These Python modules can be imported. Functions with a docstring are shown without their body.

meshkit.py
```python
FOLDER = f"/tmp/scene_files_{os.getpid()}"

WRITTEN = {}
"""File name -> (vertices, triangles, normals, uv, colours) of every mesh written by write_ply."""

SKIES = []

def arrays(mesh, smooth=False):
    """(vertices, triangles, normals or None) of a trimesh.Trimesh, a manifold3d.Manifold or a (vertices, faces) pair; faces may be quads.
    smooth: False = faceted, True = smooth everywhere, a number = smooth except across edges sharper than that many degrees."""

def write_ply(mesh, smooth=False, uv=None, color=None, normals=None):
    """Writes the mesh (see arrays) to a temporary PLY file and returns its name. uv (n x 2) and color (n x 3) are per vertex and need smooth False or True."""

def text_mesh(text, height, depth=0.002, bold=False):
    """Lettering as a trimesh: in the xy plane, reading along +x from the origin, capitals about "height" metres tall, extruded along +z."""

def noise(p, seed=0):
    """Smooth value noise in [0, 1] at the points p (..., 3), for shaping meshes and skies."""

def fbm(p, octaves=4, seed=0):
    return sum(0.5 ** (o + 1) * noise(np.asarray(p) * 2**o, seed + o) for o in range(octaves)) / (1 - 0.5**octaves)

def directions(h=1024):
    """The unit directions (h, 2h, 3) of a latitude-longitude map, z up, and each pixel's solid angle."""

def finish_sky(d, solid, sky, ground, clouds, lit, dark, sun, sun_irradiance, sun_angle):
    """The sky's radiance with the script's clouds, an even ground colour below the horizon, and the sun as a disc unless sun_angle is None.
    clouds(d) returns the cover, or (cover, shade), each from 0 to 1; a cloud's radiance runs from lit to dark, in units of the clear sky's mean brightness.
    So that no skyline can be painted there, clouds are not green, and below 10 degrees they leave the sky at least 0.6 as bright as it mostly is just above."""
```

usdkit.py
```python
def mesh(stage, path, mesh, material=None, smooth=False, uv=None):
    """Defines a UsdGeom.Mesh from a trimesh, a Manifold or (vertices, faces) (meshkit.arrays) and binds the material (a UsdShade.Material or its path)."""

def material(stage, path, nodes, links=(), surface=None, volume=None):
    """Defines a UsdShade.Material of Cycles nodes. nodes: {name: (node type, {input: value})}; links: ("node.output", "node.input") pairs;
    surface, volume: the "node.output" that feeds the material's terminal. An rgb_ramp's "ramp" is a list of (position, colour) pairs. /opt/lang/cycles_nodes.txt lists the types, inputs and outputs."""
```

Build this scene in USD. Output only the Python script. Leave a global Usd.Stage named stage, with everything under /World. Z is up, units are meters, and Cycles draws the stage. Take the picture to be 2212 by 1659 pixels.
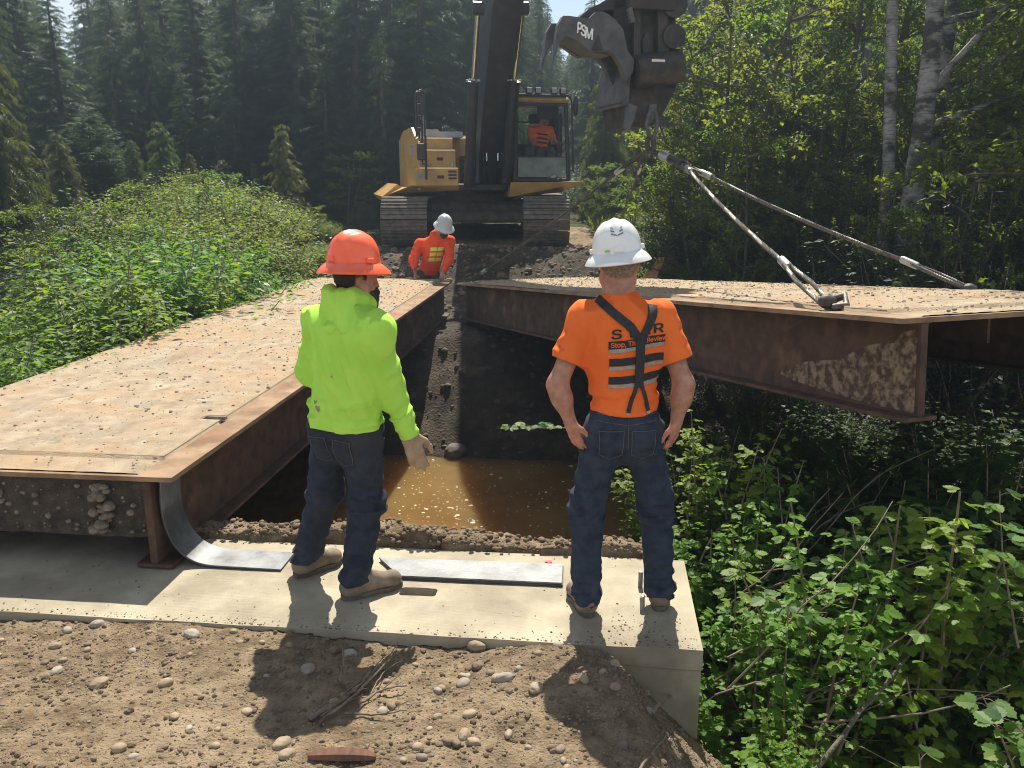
import math, numpy as np, trimesh, usdkit, meshkit
from pxr import Usd, UsdGeom, UsdLux, UsdShade, Sdf, Gf, Vt
from shapely.geometry import Polygon, box as sbox
from shapely import affinity
from scipy.interpolate import LinearNDInterpolator, NearestNDInterpolator

stage = Usd.Stage.CreateInMemory()
UsdGeom.SetStageUpAxis(stage, 'Z')
UsdGeom.Xform.Define(stage, '/World')
# ------------------------------------------------------------------ camera, sky, sun, exposure
CAM_Z, PITCH, FPX = 2.12, math.radians(14.0), 1804.0
cam = UsdGeom.Camera.Define(stage, '/World/camera')
cam.CreateHorizontalApertureAttr(36.0); cam.CreateVerticalApertureAttr(27.0)
cam.CreateFocalLengthAttr(36.0 * FPX / 2212.0)
cam.CreateClippingRangeAttr(Gf.Vec2f(0.05, 2000))
cam.AddTranslateOp().Set(Gf.Vec3d(0, 0, CAM_Z)); cam.AddRotateXOp().Set(90 - math.degrees(PITCH))
cam.CreateExposureAttr(0.92)
SUN_EL, SUN_AZ = math.radians(55), math.radians(4)      # azimuth from +y towards +x
sky = UsdLux.DomeLight.Define(stage, '/World/sky')
sky.GetPrim().SetCustomDataByKey('kind', 'structure')
skymat = usdkit.material(stage, '/World/Looks/sky_look', {
    's': ('sky_texture', {'sky_type': 'single_scattering', 'sun_disc': False, 'sun_elevation': SUN_EL, 'sun_rotation': SUN_AZ}),
    'g': ('texture_coordinate', {}), 'n': ('noise_texture', {'scale': 2.2, 'detail': 5.0, 'roughness': 0.6}),
    'r': ('rgb_ramp', {'ramp': [(0.44, (0, 0, 0)), (0.62, (0.8, 0.8, 0.8))]}),
    'm': ('mix_color', {'b': (9.0, 9.3, 9.8)}),
    'b': ('background_shader', {'strength': 0.055})},
    [('g.generated', 'n.vector'), ('n.fac', 'r.fac'), ('r.color', 'm.fac'), ('s.color', 'm.a'), ('m.result', 'b.color')], surface='b.background')
UsdShade.MaterialBindingAPI.Apply(sky.GetPrim()).Bind(skymat)
sun = UsdLux.DistantLight.Define(stage, '/World/sun')
sun.CreateNormalizeAttr(True); sun.CreateIntensityAttr(1.25); sun.CreateAngleAttr(0.53); sun.CreateColorAttr(Gf.Vec3f(1.0, 0.93, 0.80))
sun.AddRotateZOp().Set(-math.degrees(SUN_AZ)); sun.AddRotateXOp().Set(-(90 - math.degrees(SUN_EL)))
sun.GetPrim().SetCustomDataByKey('kind', 'structure')

# ------------------------------------------------------------------ helpers
def px(u, v, y):
    """The point at distance y that stands at (u, v) of the 2212-wide picture."""
    cx, cz = (u - 1106) / FPX, -(v - 829.5) / FPX
    dy = math.cos(PITCH) + cz * math.sin(PITCH); dz = -math.sin(PITCH) + cz * math.cos(PITCH)
    t = y / dy
    return np.array([cx * t, y, CAM_Z + dz * t])
def pz(u, v, z):
    cx, cz = (u - 1106) / FPX, -(v - 829.5) / FPX
    dy = math.cos(PITCH) + cz * math.sin(PITCH); dz = -math.sin(PITCH) + cz * math.cos(PITCH)
    t = (z - CAM_Z) / dz
    return np.array([cx * t, dy * t, z])
def norm(a):
    a = np.asarray(a, float); return a / np.maximum(np.linalg.norm(a, axis=-1, keepdims=True), 1e-12)
USED = {}
def path_for(name, parent):
    base = str(parent.GetPath()) if parent is not None else '/World'
    k = (base, name); n = USED.get(k, 0); USED[k] = n + 1
    return base + '/' + (name if n == 0 else '%s_%03d' % (name, n))
def tag(p, label=None, cat=None, group=None, kind=None):
    p = p.GetPrim() if hasattr(p, 'GetPrim') else p
    for k, v in (('label', label), ('category', cat), ('group', group), ('kind', kind)):
        if v: p.SetCustomDataByKey(k, v)
    return p
def thing(name, label, cat, loc=(0, 0, 0), rotz=0.0, scale=None, group=None, kind=None):
    x = UsdGeom.Xform.Define(stage, path_for(name, None))
    x.AddTranslateOp().Set(Gf.Vec3d(*map(float, loc))); x.AddRotateZOp().Set(float(rotz)); x.AddScaleOp().Set(Gf.Vec3f(*(scale or (1, 1, 1))))
    return tag(x, label, cat, group, kind)
def dup(src, label, loc, rotz=0.0, scale=None, group=None, cat=None):
    name = src.GetName(); name = name if not name[-4:-3] == '_' else name[:-4]
    x = UsdGeom.Xform.Define(stage, path_for(name, None)); p = x.GetPrim()
    p.GetReferences().AddInternalReference(src.GetPath())
    p.SetInstanceable(True)
    x.GetTranslateOp() if False else None
    p.GetAttribute('xformOp:translate').Set(Gf.Vec3d(*map(float, loc))); p.GetAttribute('xformOp:rotateZ').Set(float(rotz)); p.GetAttribute('xformOp:scale').Set(Gf.Vec3f(*map(float, scale or (1, 1, 1))))
    return tag(p, label, cat, group)
def obj(name, mesh, material, parent=None, smooth=False, label=None, cat=None, group=None, kind=None):
    m = usdkit.mesh(stage, path_for(name, parent), mesh, material, smooth)
    return tag(m, label, cat, group, kind)
def cat_(ms): return trimesh.util.concatenate([trimesh.Trimesh(*m, process=False) if isinstance(m, tuple) else m for m in ms])
def bx(x0, y0, z0, x1, y1, z1, ch=0.0):
    """Box between two corners, chamfered by ch."""
    if ch <= 0:
        return trimesh.creation.box(extents=(x1 - x0, y1 - y0, z1 - z0), transform=trimesh.transformations.translation_matrix(((x0 + x1) / 2, (y0 + y1) / 2, (z0 + z1) / 2)))
    pts = []
    for X, sx in ((x0, 1), (x1, -1)):
        for Y, sy in ((y0, 1), (y1, -1)):
            for Z, sz in ((z0, 1), (z1, -1)):
                pts += [(X + sx * ch, Y + sy * ch, Z), (X + sx * ch, Y, Z + sz * ch), (X, Y + sy * ch, Z + sz * ch)]
    return trimesh.convex.convex_hull(np.array(pts))
def extr(poly, depth, axis='z', off=0.0, bevel=0.0):
    """Polygon extruded; axis 'x': polygon in (y,z) run along x from off, 'y': polygon in (x,z), 'z': in (x,y)."""
    if not hasattr(poly, 'exterior'): poly = Polygon(poly)
    m = trimesh.creation.extrude_polygon(poly, depth, engine='earcut')
    v = m.vertices.copy()
    if axis == 'x': v = np.c_[v[:, 2] + off, v[:, 0], v[:, 1]]
    elif axis == 'y': v = np.c_[v[:, 0], v[:, 2] + off, v[:, 1]]
    else: v[:, 2] += off
    m = trimesh.Trimesh(v, m.faces, process=False)
    if m.volume < 0: m.invert()
    return m
def tube(pts, r, n=8, cap=True, closed=False):
    """Tube through points with radius (or radii)."""
    pts = np.asarray(pts, float); k = len(pts); r = np.broadcast_to(np.asarray(r, float), (k,))
    t = norm(np.gradient(pts, axis=0)); up = np.array([0, 0, 1.0]) if abs(t[0][2]) < .9 else np.array([1.0, 0, 0])
    u = norm(np.cross(t[0], up)); us = [u]
    for i in range(1, k):
        u = us[-1] - t[i] * np.dot(us[-1], t[i]); us.append(norm(u))
    us = np.array(us); w = np.cross(t, us)
    a = np.linspace(0, 2 * np.pi, n, endpoint=False)
    V = (pts[:, None] + r[:, None, None] * (np.cos(a)[None, :, None] * us[:, None] + np.sin(a)[None, :, None] * w[:, None])).reshape(-1, 3)
    i, j = np.meshgrid(np.arange(k - 1), np.arange(n), indexing='ij'); i, j = i.ravel(), j.ravel(); j2 = (j + 1) % n
    F = np.vstack([np.c_[i * n + j, i * n + j2, (i + 1) * n + j2], np.c_[i * n + j, (i + 1) * n + j2, (i + 1) * n + j]])
    if cap:
        V = np.vstack([V, pts[0], pts[-1]]); b = k * n; jj = np.arange(n); j2 = (jj + 1) % n
        F = np.vstack([F, np.c_[np.full(n, b), j2, jj], np.c_[np.full(n, b + 1), (k - 1) * n + jj, (k - 1) * n + j2]])
    m = trimesh.Trimesh(V, F, process=False)
    if m.volume < 0: m.invert()
    return m
def cyl(a, b, r, n=14, r2=None): return tube(np.array([a, b], float), [r, r if r2 is None else r2], n)
def xf(mesh, rotz=0, loc=(0, 0, 0), M=None):
    m = mesh.copy()
    if M is not None: m.apply_transform(M)
    if rotz: m.apply_transform(trimesh.transformations.rotation_matrix(math.radians(rotz), (0, 0, 1)))
    m.apply_translation(loc); return m
def grid(X, Y, Z):
    n, k = X.shape; V = np.stack([X, Y, Z], -1).reshape(-1, 3)
    i, j = np.meshgrid(np.arange(n - 1), np.arange(k - 1), indexing='ij'); i, j = i.ravel(), j.ravel(); a = i * k + j
    F = np.vstack([np.c_[a, a + k, a + k + 1], np.c_[a, a + k + 1, a + 1]])
    m = trimesh.Trimesh(V, F, process=False)
    return m
def up_faces(m):
    if m.face_normals[:, 2].mean() < 0: m.invert()
    return m
def fbm(x, y, s, seed=0, o=4): return meshkit.fbm(np.stack([np.asarray(x) * s, np.asarray(y) * s, np.zeros_like(np.asarray(x, float)) + seed * 7.3], -1), o, seed) - .5
def sstep(a, b, x):
    t = np.clip((x - a) / (b - a), 0, 1); return t * t * (3 - 2 * t)
def blob(rng, sx, sy, sz, sub=2, rough=.18, seed=0):
    m = trimesh.creation.icosphere(subdivisions=sub); v = m.vertices
    d = 1 + rough * 2 * (meshkit.fbm(v * 1.3 + rng.uniform(0, 90, 3), 3, seed) - .5)
    m.vertices = v * d[:, None] * [sx, sy, sz]; return m

def curve(rg, a, d, L, n=7, bend=.25, lift=.0):
    pts = [np.array(a, float)]; d = norm(np.array(d, float))
    for i in range(n - 1):
        d = norm(d + rg.normal(0, bend / n ** .5, 3) + (0, 0, lift / n)); pts.append(pts[-1] + d * L / (n - 1))
    return np.array(pts)

# ------------------------------------------------------------------ materials
LK = '/World/Looks/'
def mat(name, a, b, scale=6, rough=.7, metal=0.0, bump=.0, bscale=60, bdist=.01, detail=5, spec=.5, lo=.35, hi=.65, c=None, cscale=1.5, clo=.5, chi=.7, stretch=None, isl=0.0, coat=0.0, rough2=None, obji=0.0):
    """Two noise-mixed colours a, b, an optional third colour c in larger patches, bump from finer noise."""
    n = {'t': ('geometry', {}), 'tc': ('texture_coordinate', {}), 'mp': ('mapping', {'scale': stretch or (1, 1, 1)}), 'n': ('noise_texture', {'scale': scale, 'detail': detail, 'roughness': .6}),
         'r': ('rgb_ramp', {'ramp': [(lo, a), (hi, b)]}), 'p': ('principled_bsdf', {'roughness': rough, 'metallic': metal, 'specular_ior_level': spec, 'coat_weight': coat, 'coat_roughness': .15})}
    L = [('tc.object', 'mp.vector'), ('mp.vector', 'n.vector'), ('n.fac', 'r.fac')]
    col = 'r.color'
    if c is not None:
        n['n2'] = ('noise_texture', {'scale': cscale, 'detail': 6.0, 'roughness': .65}); n['r2'] = ('rgb_ramp', {'ramp': [(clo, (0, 0, 0)), (chi, (1, 1, 1))]}); n['m'] = ('mix_color', {'b': c})
        L += [('mp.vector', 'n2.vector'), ('n2.fac', 'r2.fac'), ('r2.color', 'm.fac'), (col, 'm.a')]; col = 'm.result'
    if isl or obji:
        n['oi'] = ('object_info', {}); n['mr'] = ('map_range', {'to_min': 1 - (isl or obji), 'to_max': 1 + (isl or obji)}); n['hs'] = ('hsv', {})
        L += [('t.random_per_island' if isl else 'oi.random', 'mr.value'), ('mr.result', 'hs.value'), (col, 'hs.color')]; col = 'hs.color'
    L.append((col, 'p.base_color'))
    if rough2 is not None:
        n['mr2'] = ('map_range', {'from_min': .35, 'from_max': .65, 'to_min': rough, 'to_max': rough2}); L += [('n.fac', 'mr2.value'), ('mr2.result', 'p.roughness')]
    if bump:
        n['bn'] = ('noise_texture', {'scale': bscale, 'detail': 4.0, 'roughness': .6}); n['bp'] = ('bump', {'strength': bump, 'distance': bdist})
        L += [('mp.vector', 'bn.vector'), ('bn.fac', 'bp.height'), ('bp.normal', 'p.normal')]
    return usdkit.material(stage, LK + name, n, L, surface='p.BSDF')
def leafmat(name, base, var=.25, hue=.03, trans=.45, tcol=None, rough=.5):
    """Leaves: diffuse-glossy with light shining through; hue and value vary by leaf and by plant."""
    tcol = tcol or (base[0] * 2.7, base[1] * 2.3, base[2] * .9)
    n = {'g': ('geometry', {}), 'oi': ('object_info', {}), 'mv': ('map_range', {'to_min': 1 - var, 'to_max': 1 + var}), 'mh': ('map_range', {'to_min': .5 - hue, 'to_max': .5 + hue}),
         'ad': ('math', {'math_type': 'add'}), 'fr': ('math', {'math_type': 'fraction'}),
         'h1': ('hsv', {'color': base}), 'h2': ('hsv', {'color': tcol}), 'p': ('principled_bsdf', {'roughness': rough, 'specular_ior_level': .28}), 't': ('translucent_bsdf', {}), 'm': ('mix_closure', {'fac': trans})}
    L = [('g.random_per_island', 'mv.value'), ('g.random_per_island', 'ad.value1'), ('oi.random', 'ad.value2'), ('ad.value', 'fr.value1'), ('fr.value', 'mh.value')]
    for h in ('h1', 'h2'): L += [('mv.result', h + '.value'), ('mh.result', h + '.hue')]
    L += [('h1.color', 'p.base_color'), ('h2.color', 't.color'), ('p.BSDF', 'm.closure1'), ('t.BSDF', 'm.closure2')]
    return usdkit.material(stage, LK + name, n, L, surface='m.closure')
# ------------------------------------------------------------------ materials of the setting
m_ground = mat('soil', (.12, .085, .052), (.28, .21, .135), scale=9.0, rough=.95, bump=1.0, bscale=75, bdist=.022, c=(.33, .255, .17), cscale=1.3, spec=.2, detail=9)
m_bank = mat('dark_wet_bank', (.02, .0145, .009), (.06, .042, .026), scale=4, rough=.95, bump=1., bscale=30, bdist=.04, c=(.12, .088, .055), cscale=1.2, clo=.5, chi=.75)  # damp soil, its colour darkened to paint the shade under the bridge
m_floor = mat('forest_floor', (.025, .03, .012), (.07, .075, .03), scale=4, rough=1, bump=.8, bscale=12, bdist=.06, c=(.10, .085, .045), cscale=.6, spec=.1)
m_conc = mat('concrete', (.26, .225, .16), (.40, .35, .255), scale=2.2, rough=.85, bump=.25, bscale=220, bdist=.004, c=(.16, .13, .09), cscale=1.6, clo=.48, chi=.78, stretch=(1, 1, 1), detail=9)
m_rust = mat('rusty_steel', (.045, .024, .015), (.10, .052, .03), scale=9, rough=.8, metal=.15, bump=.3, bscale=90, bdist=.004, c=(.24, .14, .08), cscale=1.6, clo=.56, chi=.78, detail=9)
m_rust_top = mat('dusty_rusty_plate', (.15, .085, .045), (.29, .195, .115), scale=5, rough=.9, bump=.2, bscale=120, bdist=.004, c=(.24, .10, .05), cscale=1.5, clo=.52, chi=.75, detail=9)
m_dusty = mat('dust_caked_plate', (.20, .163, .112), (.345, .292, .212), scale=6, rough=.95, bump=.5, bscale=110, bdist=.006, c=(.26, .155, .085), cscale=2.2, clo=.54, chi=.74, detail=9, stretch=(1, .28, 1))
m_deckdirt = mat('dry_grit', (.27, .215, .15), (.41, .34, .25), scale=7, rough=1, bump=.8, bscale=130, bdist=.012, c=(.38, .26, .16), cscale=1.1, clo=.45, chi=.65, spec=.15, detail=9)
m_stone = mat('river_stone', (.22, .185, .14), (.40, .35, .28), scale=9, rough=.8, bump=.15, bscale=60, bdist=.004, isl=.35)
m_deckpeb = mat('deck_gravel', (.27, .22, .15), (.40, .34, .25), scale=14, rough=.9, isl=.3)
m_pebble = mat('pebbles', (.22, .17, .115), (.42, .35, .26), scale=14, rough=.85, isl=.45)
m_bark = mat('bark', (.05, .04, .03), (.12, .10, .08), scale=8, rough=.95, bump=.8, bscale=20, bdist=.03, stretch=(1, 1, .25))
m_stick = mat('dry_stick', (.14, .10, .065), (.30, .24, .17), scale=18, rough=.9, isl=.25)
m_water = usdkit.material(stage, LK + 'creek_water', {
    't': ('texture_coordinate', {}), 'n': ('noise_texture', {'scale': 3.2, 'detail': 3.0}), 'n2': ('noise_texture', {'scale': .9, 'detail': 4.0}), 'r': ('rgb_ramp', {'ramp': [(.3, (.155, .088, .030)), (.7, (.225, .135, .05))]}),
    'b': ('bump', {'strength': .35, 'distance': .03}), 'p': ('principled_bsdf', {'roughness': .04, 'ior': 1.33, 'subsurface_weight': .8, 'subsurface_scale': .22, 'subsurface_radius': (1, .6, .3)})},
    [('t.object', 'n.vector'), ('t.object', 'n2.vector'), ('n2.fac', 'r.fac'), ('r.color', 'p.base_color'), ('n.fac', 'b.height'), ('b.normal', 'p.normal')], surface='p.BSDF')

# ------------------------------------------------------------------ the ground
F0 = np.array([.88, 3.43]); E1 = np.array([.9946, -.1035]); E2 = np.array([.1035, .9946])      # right front corner of the abutment; right along it; ahead across the creek
def rs(x, y): return (x - F0[0]) * E1[0] + (y - F0[1]) * E1[1], (x - F0[0]) * E2[0] + (y - F0[1]) * E2[1]
def rs2xy(r, s): return F0[0] + r * E1[0] + s * E2[0], F0[1] + r * E1[1] + s * E2[1]
WATER_Z = -1.28
def hbase(x, y):
    r, s = rs(x, y)
    near = -.03 + .10 * np.maximum(-s, 0) + .02 * np.sin(r * 2.3 + 1) * np.exp(-np.abs(s))
    near = near - np.clip(r + .46 + .22 * np.minimum(s, 0), 0, None) * 1.0
    near = near + .10 * sstep(.5, .0, np.abs(r + .62 + .1 * s)) * sstep(-.9, -.25, s) * sstep(.05, -.1, s) * .6
    mid = np.where(s < .93, -.35, 0)
    t = s - .93 + .25 * np.sin(x * .55 + .6) * (np.abs(x) > 3)
    bank = np.where(t < .22, .035 - .25 * t * t, .02 - (t - .22) * 1.15)
    far = -1.9 + np.clip(t - 4.55, 0, None) * .82
    rise = sstep(10.2, 12.4, s + .15 * np.sin(x * 2.1)); topz = .74 + .055 * np.clip(s - 13, 0, 60)
    far = np.where(s < 9.9, np.minimum(far, -.03), -.03 + rise * (topz + .03))
    ch = np.maximum(np.maximum(bank, -1.9), far)
    # left of the deck the creek narrows between brushy banks; right of the block it is a brushy pit
    lf = sstep(-4.7, -5.6, r)
    ch = np.maximum(ch, -.80 * lf - 4 * (1 - lf))
    pit = np.maximum(-1.35 - .12 * np.clip(r, 0, 4), far)
    h = np.where(s < 0, np.maximum(near, -1.5), np.where((s < .93) & (r < 0.0), mid, ch))
    rt = sstep(-.16, .03, r)
    h2 = np.where(s < 0, np.minimum(h, -.2), np.where(s < 4.5, -1.1 + .1 * np.clip(s, 0, 3) + .12 * np.clip(r - 1, 0, 4), np.maximum(h, -.8)))
    h = h * (1 - rt) + h2 * rt
    h = h + sstep(5, 9, r) * sstep(12, 4, s) * 1.0
    return h
def ground_z(x, y):
    x, y = np.asarray(x, float), np.asarray(y, float)
    r, s = rs(x, y); h = hbase(x, y)
    near = (s < 0.02)
    a = np.where(near, .085, .16) * sstep(80, 20, y) + .0
    h = h + a * fbm(x, y, 1.9, 3, 3) * np.where((s > 0) & (s < .95), 0, 1) * np.where(near, sstep(.0, -.12, s) * .9 + .25, 1)
    h = h + np.where(near, .05, .11) * fbm(x, y, 7.0, 5, 4) * np.where((s > 0) & (s < .95), 0, 1)
    h = h + np.where(near, .055, .02) * (np.abs(fbm(x, y, 15.0, 8, 3)) - .08)
    # spoil heaped beside and under the digger
    for (hx, hy, hr, hh) in ((-3.1, 14.7, .8, .22), (1.7, 14.9, .7, .16), (2.5, 15.6, .9, .35), (-.6, 15.6, .9, .10), (1.0, 13.9, .7, .12), (2.6, 13.6, .8, .2)):
        h = h + hh * np.exp(-((x - hx) ** 2 + (y - hy) ** 2) / hr ** 2)
    return h
def axis_(*segs):
    out = []
    for a, b, st in segs: out += list(np.arange(a, b - 1e-6, st))
    return np.array(out + [segs[-1][1]])
gx = axis_((-160, -40, 12), (-40, -12, 1.0), (-12, -3.6, .22), (-3.6, 2.6, .016), (2.6, 6, .12), (6, 14, .3), (14, 40, 1.0), (40, 160, 12))
gy = axis_((-30, 0, 3), (0, 2.1, .15), (2.1, 3.9, .016), (3.9, 4.2, .06), (4.2, 17, .06), (17, 24, .25), (24, 50, .8), (50, 90, 4), (90, 240, 15))
XX, YY = np.meshgrid(gx, gy, indexing='ij')
ZZ = ground_z(XX, YY)
g = up_faces(grid(XX, YY, ZZ))
fc = g.triangles_center; rr, ss = rs(fc[:, 0], fc[:, 1])
road = (fc[:, 0] > -2.9 + .05 * (fc[:, 1] - 13)) & (fc[:, 0] < 2.9 + .12 * np.clip(fc[:, 1] - 13, 0, 99)) & (ss > .5) & (fc[:, 1] < 20)
bare = ((ss < .02) | ((ss < 11) & (rr < 4) & (rr > -6)) | road) & (fc[:, 0] > -9)
bankm = bare & (ss > 1.32) & (ss < 12.6)
obj('ground', trimesh.Trimesh(g.vertices, g.faces[bare & ~bankm], process=True), m_ground, smooth=True, kind='structure', label='rough brown dirt and gravel in front of the abutment and on the road')
obj('creek_bank', trimesh.Trimesh(g.vertices, g.faces[bankm], process=True), m_bank, smooth=True, kind='structure', label='damp earth of the creek bed and the far bank, darkened to paint the bridge shade')
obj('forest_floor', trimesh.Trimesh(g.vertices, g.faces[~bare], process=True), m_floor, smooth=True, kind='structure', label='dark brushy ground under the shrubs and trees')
wx, wy = np.meshgrid(np.linspace(-40, 40, 60), np.linspace(3, 15, 40), indexing='ij')
obj('creek_water', up_faces(grid(wx, wy, 0 * wx + WATER_Z)), m_water, kind='structure', label='murky brown creek under the bridge')

# ------------------------------------------------------------------ concrete abutment
def loc_rs(mesh):      # local (r, s, z) -> world
    v = mesh.vertices; x, y = rs2xy(v[:, 0], v[:, 1]); m = trimesh.Trimesh(np.c_[x, y, v[:, 2]], mesh.faces, process=False)
    return m
ab = thing('concrete_abutment', 'broad pale concrete abutment cap under the workers\' boots', 'abutment')
top = sbox(-7.5, 0, 0, .93)
slot = affinity.rotate(sbox(-1.50, .395, -1.345, .44).buffer(.02), 0)
top = top.difference(slot)
blk = extr(top, .10, 'z', -.10)
body = bx(-7.5, .006, -1.7, -.004, .926, -.101)
def rough_edges(m, amp, seed):
    m = m.subdivide_to_size(.12); v = m.vertices
    n = (meshkit.fbm(v * 9 + seed, 3, seed) - .5) * amp
    m.vertices = v + n[:, None] * np.array([0, 1, .35]) * (np.abs(v[:, 2]) < .2)[:, None]; return m
obj('cap_slab', loc_rs(rough_edges(blk, .012, 2)), m_conc, ab)
obj('footing', loc_rs(body), m_conc, ab)
obj('slot_dirt', loc_rs(bx(-1.53, .37, -.098, -1.315, .465, -.06)), m_bank, ab)  # dark fill that paints the shade inside the slot
m_paint = mat('pink_paint', (.75, .08, .14), (.85, .16, .22), scale=30, rough=.8)
rngp = np.random.default_rng(5)
def splat(cx, cy, rad, n=16, seed=0):
    rg = np.random.default_rng(seed); a = np.linspace(0, 2 * np.pi, n, endpoint=False); q = rad * rg.uniform(.55, 1.15, n)
    return Polygon(np.c_[cx + q * np.cos(a) * 1.3, cy + q * np.sin(a)])
pk = pz(1185, 1214, 0); pr, ps = rs(pk[0], pk[1])
obj('paint_mark', loc_rs(extr(splat(pr, ps, .02, 14, 3), .002, 'z', .003)), m_paint, ab, label='small pink spray paint mark')
m_pin = mat('grey_rebar', (.20, .19, .175), (.34, .32, .29), scale=25, rough=.65, metal=.6, bump=.3, bscale=80)
for u, v, h, tilt, lab in ((1383, 1268, .085, .0, 'grey steel dowel pin beside the white-hat worker\'s right boot, farther from the dirt'), (1388, 1316, .07, -.004, 'grey steel dowel pin beside the white-hat worker\'s right heel, nearer the dirt')):
    p = pz(u, v, 0); pin = trimesh.util.concatenate([cyl((0, 0, -.02), (tilt, 0, h), .0125, 16), trimesh.creation.revolve([(0, h), (.0125, h), (.010, h + .004), (0, h + .005)], sections=16)])
    obj('dowel_pin', xf(pin, 0, p), m_pin, smooth=35, label=lab, cat='steel pin', group='dowel pins in the abutment')

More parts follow.
